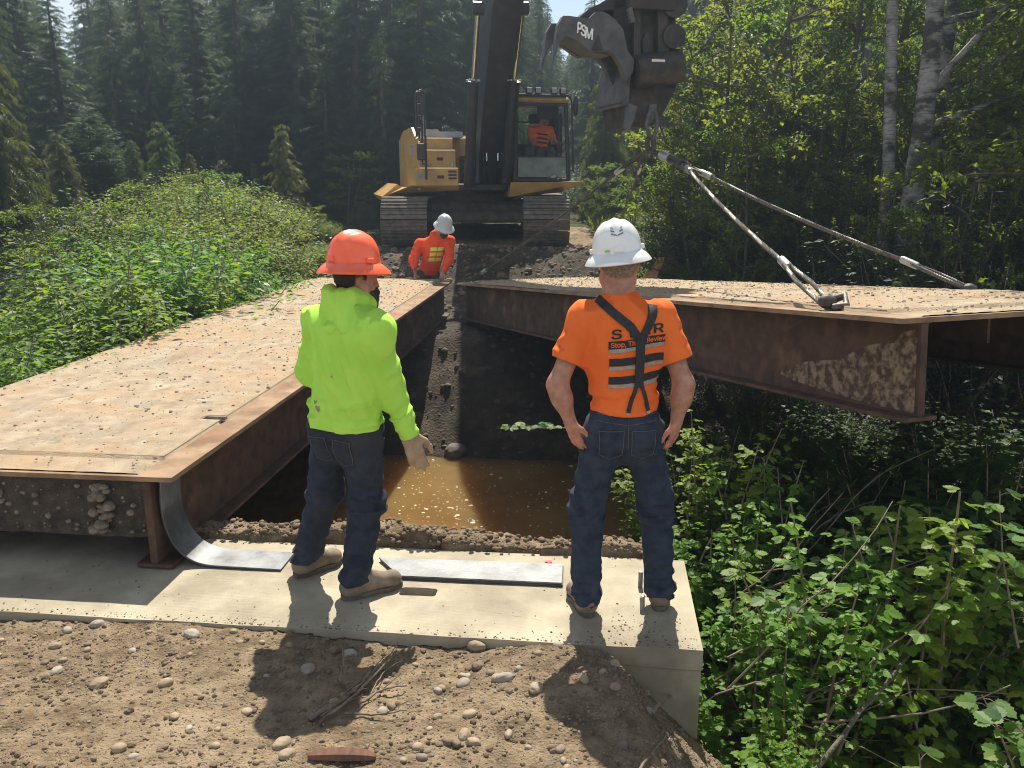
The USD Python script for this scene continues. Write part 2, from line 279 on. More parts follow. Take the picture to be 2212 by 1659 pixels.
# ------------------------------------------------------------------ the two bridge halves
BEAM = .535; L_SEC, W_SEC = 8.75, 2.28
def section(name, label, near, right, ahead, dirtseed, detail):
    """A half deck: two rolled beams, cover plate, end plates; local x across from its left edge, y along, z up from the flange top."""
    near, right, ahead = map(np.asarray, (near, norm(right), norm(ahead)))
    up = np.cross(right, ahead); M = np.eye(4); M[:3, 0], M[:3, 1], M[:3, 2], M[:3, 3] = right, ahead, up, near
    def P(nm, mesh, m, par, **k): return obj(nm, xf(mesh, M=M), m, par, **k)
    t = thing(name, label, 'bridge section')
    tf = .027
    hole = sbox(W_SEC - .235, 1.00, W_SEC - .175, 1.07)
    hole2 = sbox(.175, 1.00, .235, 1.07)
    flange = sbox(0, 0, W_SEC, L_SEC).difference(hole).difference(hole2)
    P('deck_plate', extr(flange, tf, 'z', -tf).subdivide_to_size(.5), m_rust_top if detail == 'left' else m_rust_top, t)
    for k, xw in enumerate((.15, W_SEC - .15)):
        web = bx(xw - .016, 0.004, -BEAM + .024, xw + .016, L_SEC - .004, -tf - .001)
        fil = [extr([(xw + s_ * .015, -tf), (xw + s_ * .042, -tf - .0), (xw + s_ * .028, -tf - .008), (xw + s_ * .0165, -tf - .028)], L_SEC - .01, 'y', .005) for s_ in (-1, 1)]
        ends = [bx(xw - .022, .001, -BEAM + .03, xw + .022, .012, -tf - .004, .002)]
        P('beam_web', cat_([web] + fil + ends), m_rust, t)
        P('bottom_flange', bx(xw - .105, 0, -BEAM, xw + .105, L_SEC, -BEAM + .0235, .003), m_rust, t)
    px0, px1 = .16, W_SEC - .19
    plate = sbox(px0, .28, px1, L_SEC - .2).difference(sbox(px1 - .13, 1.02, px1 - .0, 1.09)).difference(sbox(px0, 1.02, px0 + .10, 1.09))
    P('cover_plate', extr(plate, .02, 'z', .001), m_dusty, t, label='raised cover plate with a square lifting notch')
    # grit lying on the plates
    gx_, gy_ = np.meshgrid(np.linspace(.03, W_SEC - .03, 150), np.linspace(.03, L_SEC - .03, 520), indexing='ij')
    nz = .9 * fbm(gx_, gy_, 1.3, dirtseed, 5) + .7 * fbm(gx_, gy_, 5, dirtseed + 2, 4) + .5 * fbm(gx_, gy_, 17, dirtseed + 4, 3)
    inside = (gx_ > px0) & (gx_ < px1) & (gy_ > .28)
    thick = (.016 if detail == 'right' else .009) * (nz + (.22 if detail == 'right' else .20)) + (.008 if detail == 'right' else .0) * np.abs(fbm(gx_, gy_, 9, 61, 3))
    if detail == 'left': thick = np.where(inside, thick, np.where(gx_ > px1 - .01, -.004 + .016 * nz - .003, thick + .004))
    else: thick = np.where(inside, thick, np.where((gx_ < px0) & (gy_ < 5), .010 * nz - .003, thick + .002))
    keep_in = np.where(inside, .0205, .0)
    lift = keep_in + np.clip(thick, -.004, None)
    for hx in ((px1 - .065, 1.055), (W_SEC - .205, 1.035)) if detail == 'left' else (): lift = np.where((np.abs(gx_ - hx[0]) < .062) & (np.abs(gy_ - hx[1]) < .037), -.06, lift)
    keep = lift
    m = up_faces(grid(gx_, gy_, keep))
    P('loose_grit', m, m_deckdirt, t, smooth=True, kind='stuff')
    rg = np.random.default_rng(dirtseed); N = 2600
    pebs = []
    ico = trimesh.creation.icosphere(subdivisions=1)
    for i in range(N):
        x_, y_ = rg.uniform(.04, W_SEC - .03), L_SEC * rg.uniform(.004, .995); s_ = .0028 + .011 * rg.random() ** 5 + .003 * y_ / L_SEC
        if (x_ > W_SEC - .2 or (detail == 'right' and x_ < .17)) and rg.random() < .9: continue
        i_, j_ = int(x_ / W_SEC * 149), int(y_ / L_SEC * 519); z_ = max(keep[i_, j_], .02 if px0 < x_ < px1 else 0)
        v = ico.vertices * rg.uniform(.7, 1.3, 3) * s_ * (1, 1, .7); pebs.append((v + (x_, y_, z_ + s_ * .25), ico.faces))
    P('gravel', cat_(pebs), m_deckpeb, t, kind='stuff')
    return t, P, M
nearR = np.array([-1.83, 4.23, .545]); ahead = np.array([.1035, .9946, 0.]); right = np.array([.9946, -.1035, 0.])
lt, LP, LM = section('bridge_section', 'left bridge half resting on the concrete, rusty deck under dry grit', nearR - right * W_SEC, right, ahead, 11, 'left')
# its end: a hung plate caked with dirt and pebbles between the webs
m_cake = mat('caked_gravel', (.035, .027, .018), (.085, .068, .048), scale=12, rough=.95, bump=1., bscale=45, bdist=.03)
ez, ex = np.meshgrid(np.linspace(-.365, -.03, 40), np.linspace(.17, W_SEC - .168, 150), indexing='ij')
ed = .05 + .05 * (meshkit.fbm(np.stack([ex * 7, ez * 7, 0 * ex], -1), 4, 4) - .5)
m = grid(ex, -ed + .075, ez)
if m.face_normals[:, 1].mean() > 0: m.invert()
LP('end_dirt', cat_([m, bx(.17, .09, -.37, W_SEC - .17, .12, -.028)]), m_cake, lt, smooth=False, label='dark pebbly dirt caked on the end diaphragm')
rg = np.random.default_rng(3); st = []
for i in range(150):
    s_ = .006 + .022 * rg.random() ** 3; x_, z_ = rg.uniform(.2, W_SEC - .19), rg.uniform(-.34, -.05)
    st.append(xf(blob(rg, s_, s_ * .8, s_ * rg.uniform(.6, 1), 1), rg.uniform(0, 360), (x_, .018 + rg.uniform(-.01, .01), z_)))
for i in range(26):   # the pale clump that bulges out
    s_ = rg.uniform(.014, .034); st.append(xf(blob(rg, s_ * 1.3, s_, s_ * .8, 1), rg.uniform(0, 360), (W_SEC - .42 + rg.normal(0, .03), -.005 + rg.normal(0, .015), -.06 - .27 * rg.random())))
LP('stuck_pebbles', cat_(st), m_pebble, lt, kind='stuff')
# right half, lifted at its near end
nl = np.array([1.94, 4.11, 1.43]); fl = np.array([-.88, 12.55, .56]); a2 = norm(fl - nl); r2 = norm(np.cross(a2, (0, 0, 1)))
r2 = norm(r2 + np.array([0, 0, -.004]))
rt_, RP, RM = section('bridge_section', 'right bridge half hanging tilted from wire ropes, its rusty web facing the white-hat worker', nl, r2, a2, 23, 'right')
def on_right(x, y, z=0): return (RM @ np.array([x, y, z, 1.0]))[:3]
def on_left(x, y, z=0): return (LM @ np.array([x, y, z, 1.0]))[:3]
m_palepatch = mat('scoured_pale_rust', (.055, .03, .018), (.235, .165, .105), scale=20, rough=.85, bump=.4, bscale=60, bdist=.004, lo=.44, hi=.60, detail=8)
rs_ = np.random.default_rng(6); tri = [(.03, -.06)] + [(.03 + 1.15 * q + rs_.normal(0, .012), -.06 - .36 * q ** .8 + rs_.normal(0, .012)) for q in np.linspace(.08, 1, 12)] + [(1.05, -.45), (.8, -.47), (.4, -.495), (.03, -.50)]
RP('scoured_patch', extr(Polygon(tri).buffer(0), .0015, 'x', .15 - .0185), m_palepatch, rt_, label='pale mottled patch at the near end of the web')  # paler mottled triangle laid over the near end of the web
for xw in (.9, 1.38):
    RP('joist', bx(xw - .01, .3, -.2, xw + .01, L_SEC - .3, -.028), m_rust, rt_)
# ------------------------------------------------------------------ plants
LEAF = {
 'oval': (np.array([(0, 0, 0), (-.27, .42, .06), (0, .45, -.02), (.27, .42, .06), (0, 1, -.08)]), np.array([(0, 2, 1), (0, 3, 2), (1, 2, 4), (2, 3, 4)])),
 'blade': (np.array([(0, 0, 0), (-.16, .5, 0), (.16, .5, 0), (0, 1, -.1)]), np.array([(0, 2, 1), (1, 2, 3)])),
}
def _serr():
    t = np.array([0, .12, .2, .34, .42, .56, .64, .78, .86, 1.0]); w = np.array([.02, .30, .26, .44, .34, .40, .27, .27, .13, 0.0])
    L = np.c_[-w, t - .06 * (np.arange(10) % 2 == 1) * 0, .10 * w]; R = L * (-1, 1, 1); C = np.c_[0 * t, t, -.05 * t ** 2]
    L[:, 2] -= .05 * t ** 2; R[:, 2] -= .05 * t ** 2
    V = np.vstack([L, C, R]); F = []
    for i in range(9): F += [(i, 10 + i, 11 + i), (i, 11 + i, i + 1), (10 + i, 20 + i, 21 + i), (10 + i, 21 + i, 11 + i)]
    return V, np.array(F)
LEAF['serrated'] = _serr()
def _frond():
    V, F = [], []
    def kite(b, d, l, w, dz):
        b, d = np.array(b, float), norm(np.array(d, float)); s = np.array([-d[1], d[0], 0]); k = len(V)
        V.extend([b, b + d * l * .45 - s * w + (0, 0, dz * .3), b + d * l + (0, 0, dz), b + d * l * .45 + s * w + (0, 0, dz * .3)]); F.extend([(k, k + 1, k + 2), (k, k + 2, k + 3)])
    kite((0, 0, 0), (0, 1, 0), 1.0, .06, -.30)
    for t, s_ in ((.12, 1), (.22, -1), (.36, 1), (.48, -1), (.60, 1), (.72, -1)):
        kite((0, t, -.28 * t * t), (s_ * .75, .75, 0), .46 * (1.1 - t), .045, -.12)
    return np.array(V), np.array(F)
LEAF['frond'] = _frond()
def leaves(P, A, N, S, kind):
    V, F = LEAF[kind]; A = norm(A); X = norm(np.cross(A, N)); Z = np.cross(X, A); S = np.asarray(S)[:, None, None]
    v = P[:, None] + S * (V[None, :, :1] * X[:, None] + V[None, :, 1:2] * A[:, None] + V[None, :, 2:] * Z[:, None])
    f = (F[None] + (np.arange(len(P)) * len(V))[:, None, None]).reshape(-1, 3)
    return v.reshape(-1, 3), f
def rdir(rg, n): return norm(rg.normal(size=(n, 3)))
m_cedar = leafmat('cedar_foliage', (.10, .15, .055), .35, .03, .30)
m_hem = leafmat('hemlock_foliage', (.048, .088, .055), .35, .02, .35)
m_alder = leafmat('alder_leaves', (.11, .185, .035), .32, .03, .6)
m_thimble = leafmat('thimbleberry_leaves', (.125, .235, .045), .28, .03, .45)
m_yellow = leafmat('yellow_green_leaves', (.15, .225, .045), .28, .03, .45)
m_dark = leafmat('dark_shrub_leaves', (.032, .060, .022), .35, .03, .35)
m_salmon = leafmat('salmonberry_leaves', (.065, .145, .028), .32, .03, .55)
m_fresh = leafmat('young_salmonberry_leaves', (.15, .27, .04), .22, .025, .5)
m_grass = leafmat('grass_blades', (.13, .18, .05), .3, .03, .45)

def conifer(name, mats, h, r, seed, base=.06, step=.33, up=.12, droop=.38, per=6, lspray=.30, label='', cat='conifer', loc=(0, 0, 0), wisp=0, dens=1.0, under=None):
    rg = np.random.default_rng(seed); t = thing(name, label, cat, loc) if under is None else UsdGeom.Xform.Define(stage, under + '/' + name).GetPrim()
    lean = rg.normal(0, .012, 2)
    k = np.linspace(0, 1, 14); obj('trunk', tube(np.c_[lean[0] * h * k, lean[1] * h * k, h * k - .3 * (k == 0)], .018 * h * (1 - k) ** .9 + .012, 8), m_bark, t, smooth=True)
    z0 = np.arange(base * h, h * .985, step); z0 = np.repeat(z0, per) + rg.uniform(-step, step, len(z0) * per) * .6
    B = len(z0); zr = np.clip(z0 / h, 0, 1); L = (r * (1 - zr) ** .72 + .18) * rg.uniform(.62, 1.12, B); az = rg.uniform(0, 2 * np.pi, B)
    keep = rg.random(B) < (.92 - .25 * (zr < .2)); z0, L, az = z0[keep], L[keep], az[keep]; B = len(z0)
    ns = np.clip((L / .22 * dens).astype(int) + 2, 3, 16); idx = np.repeat(np.arange(B), ns)
    s = np.concatenate([np.linspace(.12, 1, n) for n in ns]); n = len(s)
    dr = rg.uniform(.6, 1.3, B)[idx] * droop; Lb = L[idx]
    ca, sa = np.cos(az[idx]), np.sin(az[idx]); z = z0[idx] + Lb * (up * s - dr * s * s); zz = z / h
    P = np.c_[ca * Lb * s + lean[0] * z0[idx], sa * Lb * s + lean[1] * z0[idx], z]
    T = norm(np.c_[ca, sa, up - 2 * dr * s]); Sd = np.c_[-sa, ca, 0 * sa]
    Ps, As, Ns, Ss = [], [], [], []
    for sg in (-1, 1, 0):
        A = norm(T * (.75 if sg else 1) + sg * Sd * .72 + rg.normal(0, .16, (n, 3)) + np.array([0, 0, -.22 - wisp]))
        Ps.append(P + rg.normal(0, .03, (n, 3))); As.append(A); Ns.append(norm(np.array([0, 0, 1.0]) + rg.normal(0, .35, (n, 3)))); Ss.append((lspray * Lb * (1.05 - .75 * s) + .17) * rg.uniform(.7, 1.25, n))
    P_, A_, N_, S_ = map(np.concatenate, (Ps, As, Ns, Ss))
    q = rg.random(len(P_)) < .97
    obj('crown', leaves(P_[q], A_[q], N_[q], S_[q], 'frond'), mats, t, kind='stuff')
    bs = []
    for i in range(0, B, 5):
        u = np.linspace(0, 1, 4); bs.append(tube(np.c_[np.cos(az[i]) * L[i] * u, np.sin(az[i]) * L[i] * u, z0[i] + L[i] * (up * u - droop * u * u)], .012 + .014 * (1 - u), 4, cap=False))
    obj('branches', cat_(bs), m_bark, t, kind='stuff')
    return t, h
def broadleaf(name, m_leaf, h, r, seed, nb=26, nt=9, nl=14, size=.085, label='', cat='tree', loc=(0, 0, -60), trunk_r=.06, m_tr=None, stems=1, kind='oval', base=.15, lean=(0, 0)):
    """A small broad-leaved tree: stem(s), limbs, twigs, and every leaf on a twig."""
    rg = np.random.default_rng(seed); t = thing(name, label, cat, loc); LP_, LA, LN, LS = [], [], [], []; br = []
    for k in range(stems):
        a = rg.uniform(0, 6.28); st = curve(rg, (0.12 * math.cos(a) * (stems > 1), .12 * math.sin(a) * (stems > 1), -.2), (lean[0] + .18 * math.cos(a) * (stems > 1), lean[1] + .18 * math.sin(a) * (stems > 1), 1), h, 12, .10, .1)
        obj('trunk', tube(st, trunk_r * np.linspace(1.15, .18, 12), 8), m_tr or m_bark, t, smooth=True)
        for i in range(nb // stems):
            f = base + (1 - base) * rg.random() ** .85; p = st[min(int(f * 11), 11)]
            az = rg.uniform(0, 6.28); Lb = r * rg.uniform(.55, 1.1) * (1.15 - .75 * f) + .25
            c = curve(rg, p, (math.cos(az), math.sin(az), rg.uniform(.1, .7)), Lb, 6, .35, -.1); br.append(tube(c, np.linspace(.022, .006, 6) * (trunk_r / .06) ** .5, 4, cap=False))
            for j in range(nt):
                q = c[rg.integers(2, 6)]; tw = curve(rg, q, norm(rdir(rg, 1)[0] * (1, 1, .6) + norm(c[-1] - c[0]) * .5), rg.uniform(.25, .6) * max(.5, r / 2), 4, .4, -.15); br.append(tube(tw, (.005, .004, .003, .002), 3, cap=False))
                w = rg.uniform(0, 1, nl) * 3; i0 = np.minimum(w.astype(int), 2); pp = tw[i0] + (tw[i0 + 1] - tw[i0]) * (w - i0)[:, None]
                LP_.append(pp + rg.normal(0, .03, (nl, 3))); LA.append(norm(rdir(rg, nl) * (1, 1, .5) + (0, 0, -.25))); LN.append(norm(rdir(rg, nl) * .75 + (0, 0, 1))); LS.append(size * rg.uniform(.6, 1.25, nl))
    obj('branches', cat_(br), m_tr or m_bark, t, kind='stuff')
    P_, A_, N_, S_ = map(np.concatenate, (LP_, LA, LN, LS))
    obj('crown', leaves(P_, A_, N_, S_, kind), m_leaf, t, kind='stuff')
    return t, h
def shrub(name, m_leaf, h, r, seed, ns=34, nl=70, size=.07, kind='oval', label='', cat='bush', loc=(0, 0, -60), tri=False, arch=.5, m_st=None, low=.25):
    rg = np.random.default_rng(seed); t = thing(name, label, cat, loc); LP_, LA, LN, LS, br = [], [], [], [], []
    for k in range(ns):
        a = rg.uniform(0, 6.28); q = rg.random() ** .6; L = h * rg.uniform(.6, 1.1) * (1.1 - .25 * q)
        c = curve(rg, (.35 * r * q * math.cos(a), .35 * r * q * math.sin(a), -.1), (q * r / h * .9 * math.cos(a), q * r / h * .9 * math.sin(a), 1), L * 1.05, 8, .22, -arch * q)
        br.append(tube(c, np.linspace(.011, .003, 8), 4, cap=False))
        w = (low + (1 - low) * rg.random(nl) ** .7) * 6.99; i0 = w.astype(int); pp = c[i0] + (c[i0 + 1] - c[i0]) * (w - i0)[:, None]
        off = rdir(rg, nl) * (1, 1, .7); rad = rg.uniform(.02, .16, nl)[:, None] * (r / .8)
        pp = pp + off * rad
        if tri:
            A0 = norm(off * (1, 1, .2)); N0 = norm(rdir(rg, nl) * .45 + (0, 0, 1)); s0 = size * rg.uniform(.6, 1.25, nl); X = norm(np.cross(A0, N0))
            for sg, l_ in ((0, 1.0), (-1, .8), (1, .8)):
                LP_.append(pp + A0 * (s0 * .12)[:, None] * (sg == 0)); LA.append(norm(A0 * (.45 if sg else 1) + sg * X * .9 + (0, 0, -.1))); LN.append(N0); LS.append(s0 * l_)
        else:
            LP_.append(pp); LA.append(norm(off * (1, 1, .4) + (0, 0, -.15))); LN.append(norm(rdir(rg, nl) * .6 + (0, 0, 1))); LS.append(size * rg.uniform(.55, 1.25, nl))
    obj('stems', cat_(br), m_st or m_stick, t, kind='stuff')
    P_, A_, N_, S_ = map(np.concatenate, (LP_, LA, LN, LS))
    obj('leaves', leaves(P_, A_, N_, S_, kind), m_leaf, t, kind='stuff')
    return t, h
PROTO = {}
rgv = np.random.default_rng(77)
def plant(proto, u, y, vtop, label, group=None, w=1.0, cat=None, rot=None, dz=0.0, clear=None):
    """Puts one plant of the kind where it stands at distance y; vtop sets its height."""
    x = px(u, 500, y)[0]
    if clear: x = min(x, -4.1 + .104 * (y - 4.47) - clear * w)
    z = float(ground_z(np.array([x]), np.array([y]))[0]) - .05 + dz; top_z = px(u, vtop, y)[2]
    make, args, kw = PROTO[proto][:3]
    rot = rgv.uniform(0, 360) if rot is None else rot
    if len(PROTO[proto]) == 3:
        t, h = make(*args, **kw); PROTO[proto].append((t, h)); first = True
    else: t, h = PROTO[proto][3]; first = False
    s = max((top_z - z) / h, .12); w = w * (1.28 if proto in ('hem', 'hem2', 'weep') else 1); sc = (s * w, s * w, s)
    if first:
        t.GetAttribute('xformOp:translate').Set(Gf.Vec3d(x, y, z)); t.GetAttribute('xformOp:rotateZ').Set(float(rot)); t.GetAttribute('xformOp:scale').Set(Gf.Vec3f(*map(float, sc)))
        return tag(t, label, None, group)
    return dup(t, label, (x, y, z), rot, sc, group)
PROTO['cedar'] = [conifer, ('cedar_tree', m_cedar, 6.0, 1.55, 1), dict(step=.17, up=.25, droop=.55, per=7, lspray=.34, cat='cedar', wisp=.25, base=.02)]
PROTO['small'] = [conifer, ('young_conifer', m_cedar, 4.2, 1.0, 2), dict(step=.2, up=.1, droop=.45, per=6, lspray=.36, cat='conifer', wisp=.2, base=.30)]
PROTO['hem'] = [conifer, ('hemlock_tree', m_hem, 15.0, 3.2, 3), dict(base=.01, step=.32, per=6, up=.1, droop=.30, lspray=.27, cat='conifer')]
PROTO['hem2'] = [conifer, ('fir_tree', m_hem, 16.0, 2.7, 4), dict(base=.01, step=.30, per=6, up=.3, droop=.42, lspray=.26, cat='conifer')]
PROTO['weep'] = [conifer, ('weeping_hemlock', m_hem, 17.0, 3.6, 5), dict(step=.42, per=6, up=.2, droop=.5, lspray=.22, cat='conifer', wisp=1.1, base=.02)]
PROTO['alder'] = [broadleaf, ('alder_tree', m_alder, 13.0, 2.7, 6), dict(nb=95, nt=11, nl=17, size=.13, trunk_r=.12, base=.10)]
PROTO['alder2'] = [broadleaf, ('young_alder', m_alder, 4.0, 1.3, 7), dict(nb=34, nt=9, nl=14, size=.085, trunk_r=.04, stems=2, base=.08)]
PROTO['thim'] = [shrub, ('leafy_bush', m_thimble, 1.3, 1.0, 8), dict(ns=80, nl=150, size=.068)]
PROTO['yell'] = [shrub, ('yellow_green_bush', m_yellow, 1.5, 1.1, 9), dict(ns=80, nl=150, size=.06, arch=.3)]
PROTO['dark'] = [shrub, ('dark_bush', m_dark, 1.8, 1.2, 10), dict(ns=60, nl=100, size=.075, arch=.3)]
PROTO['yew'] = [conifer, ('dark_upright_shrub', m_hem, 3.6, 1.5, 12), dict(step=.14, per=7, up=.9, droop=.25, lspray=.25, cat='shrub', base=.05)]
PROTO['salm'] = [shrub, ('salmonberry_bush', m_salmon, 1.4, .9, 13), dict(ns=36, nl=70, size=.052, kind='serrated', tri=True, low=.3)]
PROTO['fresh'] = [shrub, ('young_salmonberry_bush', m_fresh, 1.1, .6, 14), dict(ns=30, nl=62, size=.043, kind='serrated', tri=True, low=.35)]

G = plant
# left edge and forest edge
G('cedar', 5, 14.5, 70, 'dense light green cedar filling the left edge of the picture', w=.95)
G('cedar', -95, 13.5, 180, 'green cedar cut off by the left border beside the dense light green cedar', w=1.1)
G('cedar', 150, 16.5, 285, 'light green young cedar between the left-edge cedar and the dark upright shrub', w=1.0)
G('cedar', 305, 18.5, 300, 'light green young cedar left of the bare-trunked one', w=.85)
G('cedar', 425, 19.5, 330, 'pale young cedar right of the bare-trunked one', w=.85)
G('cedar', 560, 20.5, 350, 'pale young cedar left of the grey-green conifer by the digger', w=.85)
G('hem2', 165, 23, -40, 'narrow dark conifer with short level branches left of the sky gap')
G('hem', 60, 27, -260, 'broad dark conifer behind the dense cedar at the left edge')
G('hem2', -40, 24, -300, 'tall dark conifer at the far left border')
G('yew', 215, 19, 255, 'dark upright bushy shrub right of the left-edge cedar', w=1.0)
G('small', 362, 17.5, 262, 'small pale cedar on a thin bare trunk in the sunlit brush', w=1.05)
G('small', 262, 20, 330, 'small grey-green cedar between the dark upright shrub and the bare-trunked one', w=1.2)
G('small', 622, 18.5, 268, 'small grey-green conifer left of the digger, tip at the dark wood', w=1.0)
G('small', 492, 20, 345, 'small conifer half way between the bare-trunked cedar and the digger', w=1.3)
G('hem', 300, 27.5, -50, 'broad dark conifer just right of the sky gap', w=1.0)
G('hem2', 395, 26, -110, 'dark conifer second to the right of the sky gap')
G('weep', 505, 27, -60, 'dark conifer with drooping twigs behind the small conifers', w=.9)
G('hem', 610, 25, -230, 'pale-tipped dark conifer left of the drooping trees')
G('weep', 720, 25.5, -260, 'drooping dark conifer left of the digger\'s counterweight', w=1.0)
G('weep', 850, 26.5, -330, 'tall drooping conifer right behind the digger\'s handrails', w=1.0)
G('weep', 985, 28, -330, 'tall drooping conifer behind the boom', w=.9)
G('hem', 1095, 31, -150, 'dark conifer between the boom and the cab roof', w=.8)
G('weep', 1158, 34, -60, 'drooping conifer above the cab roof, left of the bright sky gap', w=.55)
G('weep', 1262, 36, 30, 'drooping conifer behind the steel thumb', w=.6)
G('cedar', 1305, 22, 150, 'sunlit light green cedar right of the cab mirror', w=1.0)
G('cedar', 1395, 24, 60, 'light green cedar behind the bucket', w=1.0)
G('hem', 1460, 29, -250, 'dark conifer behind the bucket\'s right side', w=.9)
G('alder2', 745, 21, 320, 'grey-green leafy young tree left of the digger', w=1.4)
G('alder2', 690, 23, 380, 'low leafy young tree at the foot of the drooping conifers', w=1.6)
G('alder2', 1275, 19.5, 345, 'sunlit leafy young tree right of the cab', w=1.1)
G('alder2', 1370, 18.0, 370, 'leafy young tree under the bucket', w=1.2)
# right wood
GR = 'alders in the wood right of the digger'
for u, y, vt, w in ((1575, 18.5, -250, .9), (1700, 16.5, -330, .95), (1810, 18.5, -350, 1.0), (1890, 15.5, -600, .85), (2080, 17, -800, .9), (2190, 13.6, -1000, .85), (2330, 11.5, -1300, .85), (1640, 21, -500, .9), (1990, 21, -560, .9), (2160, 22, -560, 1.0), (2010, 15.0, -700, .8), (2420, 9.0, -1700, .9), (2330, 10.4, -1400, .8), (1790, 13.0, -900, .5)):
    G('alder', u, y, vt, 'leafy alder among the crowns of the wood right of the bucket', GR, w)
GA = 'young alders along the edge of the right wood'
for u, y, vt, w in ((1530, 13.2, 120, 1.0), (1480, 15.5, 200, 1.0), (1640, 13.0, 200, 1.0), (1740, 13.0, 170, 1.1), (1850, 13.4, 240, 1.1), (2060, 13.2, 150, 1.1), (2160, 11.6, 160, 1.0), (2250, 10.4, 120, 1.0), (1600, 14.2, 20, 1.0), (1875, 10.4, 330, .8), (2040, 9.9, 310, .8), (1960, 10.3, 420, .8), (1575, 14.6, 60, .9), (1570, 13.4, -60, 1.0), (1680, 12.6, 60, 1.0), (1770, 13.0, -40, 1.0), (1850, 12.4, 90, .9), (2120, 12.0, 40, 1.0), (2200, 10.8, 60, 1.0), (1620, 12.2, 260, .9)):
    G('alder2', u, y, vt, 'bushy young alder at the edge of the wood behind the right bridge half', GA, w)
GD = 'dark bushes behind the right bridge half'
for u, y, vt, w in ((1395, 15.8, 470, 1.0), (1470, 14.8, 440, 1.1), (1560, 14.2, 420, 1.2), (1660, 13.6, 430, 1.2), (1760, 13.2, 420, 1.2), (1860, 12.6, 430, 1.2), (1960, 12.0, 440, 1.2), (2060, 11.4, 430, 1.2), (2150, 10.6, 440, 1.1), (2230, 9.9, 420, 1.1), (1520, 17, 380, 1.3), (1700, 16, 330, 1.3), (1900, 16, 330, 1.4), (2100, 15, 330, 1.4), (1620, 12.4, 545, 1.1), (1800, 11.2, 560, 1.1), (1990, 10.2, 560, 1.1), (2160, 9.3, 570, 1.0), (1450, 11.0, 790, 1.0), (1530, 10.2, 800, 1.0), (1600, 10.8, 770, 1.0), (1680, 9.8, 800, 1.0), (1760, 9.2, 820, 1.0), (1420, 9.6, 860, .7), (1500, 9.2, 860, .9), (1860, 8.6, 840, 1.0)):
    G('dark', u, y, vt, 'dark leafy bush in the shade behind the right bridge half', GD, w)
GS = 'green leafy bushes along the back edge of the right bridge half'
for u, y, vt, w in ((1320, 15.2, 520, 1.0), (1425, 13.6, 575, .8), (1530, 13.2, 560, 1.0), (1610, 12.6, 575, .8), (1690, 12.0, 590, .8)):
    G('thim', u, y, vt, 'low green bush growing along the back edge of the right bridge half', GS, w)
# sunlit thicket on the left
GT = 'fresh green bushes along the left edge of the left bridge half'
for u, y, vt, w in ((10, 7.4, 690, .9), (70, 8.4, 640, .8), (190, 8.8, 590, 1.0), (285, 9.4, 560, 1.0), (375, 10.2, 545, 1.0), (420, 11.2, 530, .8), (490, 12.3, 535, .7), (120, 9.8, 560, 1.0), (0, 6.8, 735, .6), (250, 10.8, 530, 1.0), (330, 11.8, 520, 1.0), (560, 13.8, 545, .7), (-60, 7.0, 700, 1.0), (370, 9.9, 590, .55), (470, 11.4, 575, .55), (270, 8.9, 640, .55), (150, 8.0, 690, .55), (520, 12.9, 575, .5)):
    G('thim', u, y, vt + rgv.uniform(-22, 25) + 45 * (u < 230), 'fresh green leafy bush in the row along the left bridge half', GT, w * 1.1, clear=.62)
GY = 'yellow-green bushes of the sunlit thicket'
for u, y, vt, w in ((60, 10.0, 640, 1.0), (560, 14.0, 495, 1.1), (620, 15.0, 500, 1.0), (680, 15.6, 505, .9), (400, 14.5, 440, 1.1), (470, 15.5, 420, 1.1), (330, 15.0, 450, 1.1), (540, 16.5, 430, 1.1), (730, 16.5, 500, .9), (420, 17, 400, 1.0), (610, 17.2, 450, 1.1), (700, 18.0, 460, 1.1), (770, 17.5, 505, .9), (30, 8.6, 690, .9), (110, 11.5, 560, 1.1), (200, 12.0, 500, 1.1), (290, 12.8, 470, 1.1), (360, 13.0, 470, 1.1), (440, 13.2, 480, 1.0), (240, 14.2, 455, 1.2), (500, 14.6, 455, 1.1), (150, 12.8, 520, 1.2), (380, 16.2, 405, 1.2), (470, 17.5, 395, 1.2), (560, 18.0, 420, 1.2), (640, 19.0, 430, 1.2)):
    G('yell', u, y, vt + rgv.uniform(-28, 30) + 45 * (u < 230), 'yellow-green bush in the sunlit thicket left of the digger', GY, w * 1.1)
GM = 'leafy saplings standing in the sunlit thicket'
for u, y, vt, w in ((130, 12.5, 430, 1.0), (260, 13.5, 420, 1.0), (345, 15.5, 385, 1.0), (450, 16.5, 360, 1.0), (545, 15.5, 420, 1.0), (600, 18.5, 390, 1.0), (680, 17.5, 440, .9), (40, 10.5, 520, 1.0)):
    G('alder2', u, y, vt, 'leafy sapling standing out of the sunlit thicket left of the digger', GM, w * 1.2)
GN = 'dark conifers of the wood behind the thicket'
for u, y, vt, w, k in ((110, 25, -120, 1.0, 'hem'), (20, 22, -150, 1.0, 'weep'), (345, 24, -90, .9, 'weep'), (450, 24.5, -160, 1.0, 'hem2'), (560, 23.5, -120, .9, 'hem'), (660, 23, -180, .9, 'hem2'), (770, 24, -200, 1.0, 'hem'), (905, 24.5, -260, .9, 'hem'), (1045, 27, -260, .8, 'weep'), (270, 22.5, 60, .9, 'hem'), (420, 21.5, 150, .9, 'hem2'), (520, 21.5, 190, .9, 'hem'), (710, 21.5, 120, .9, 'hem'), (840, 22, 60, .9, 'weep')):
    G(k, u, y, vt, 'dark conifer in the wood behind the sunlit thicket', GN, w)
GK = 'dark bushes under the cedars at the left'
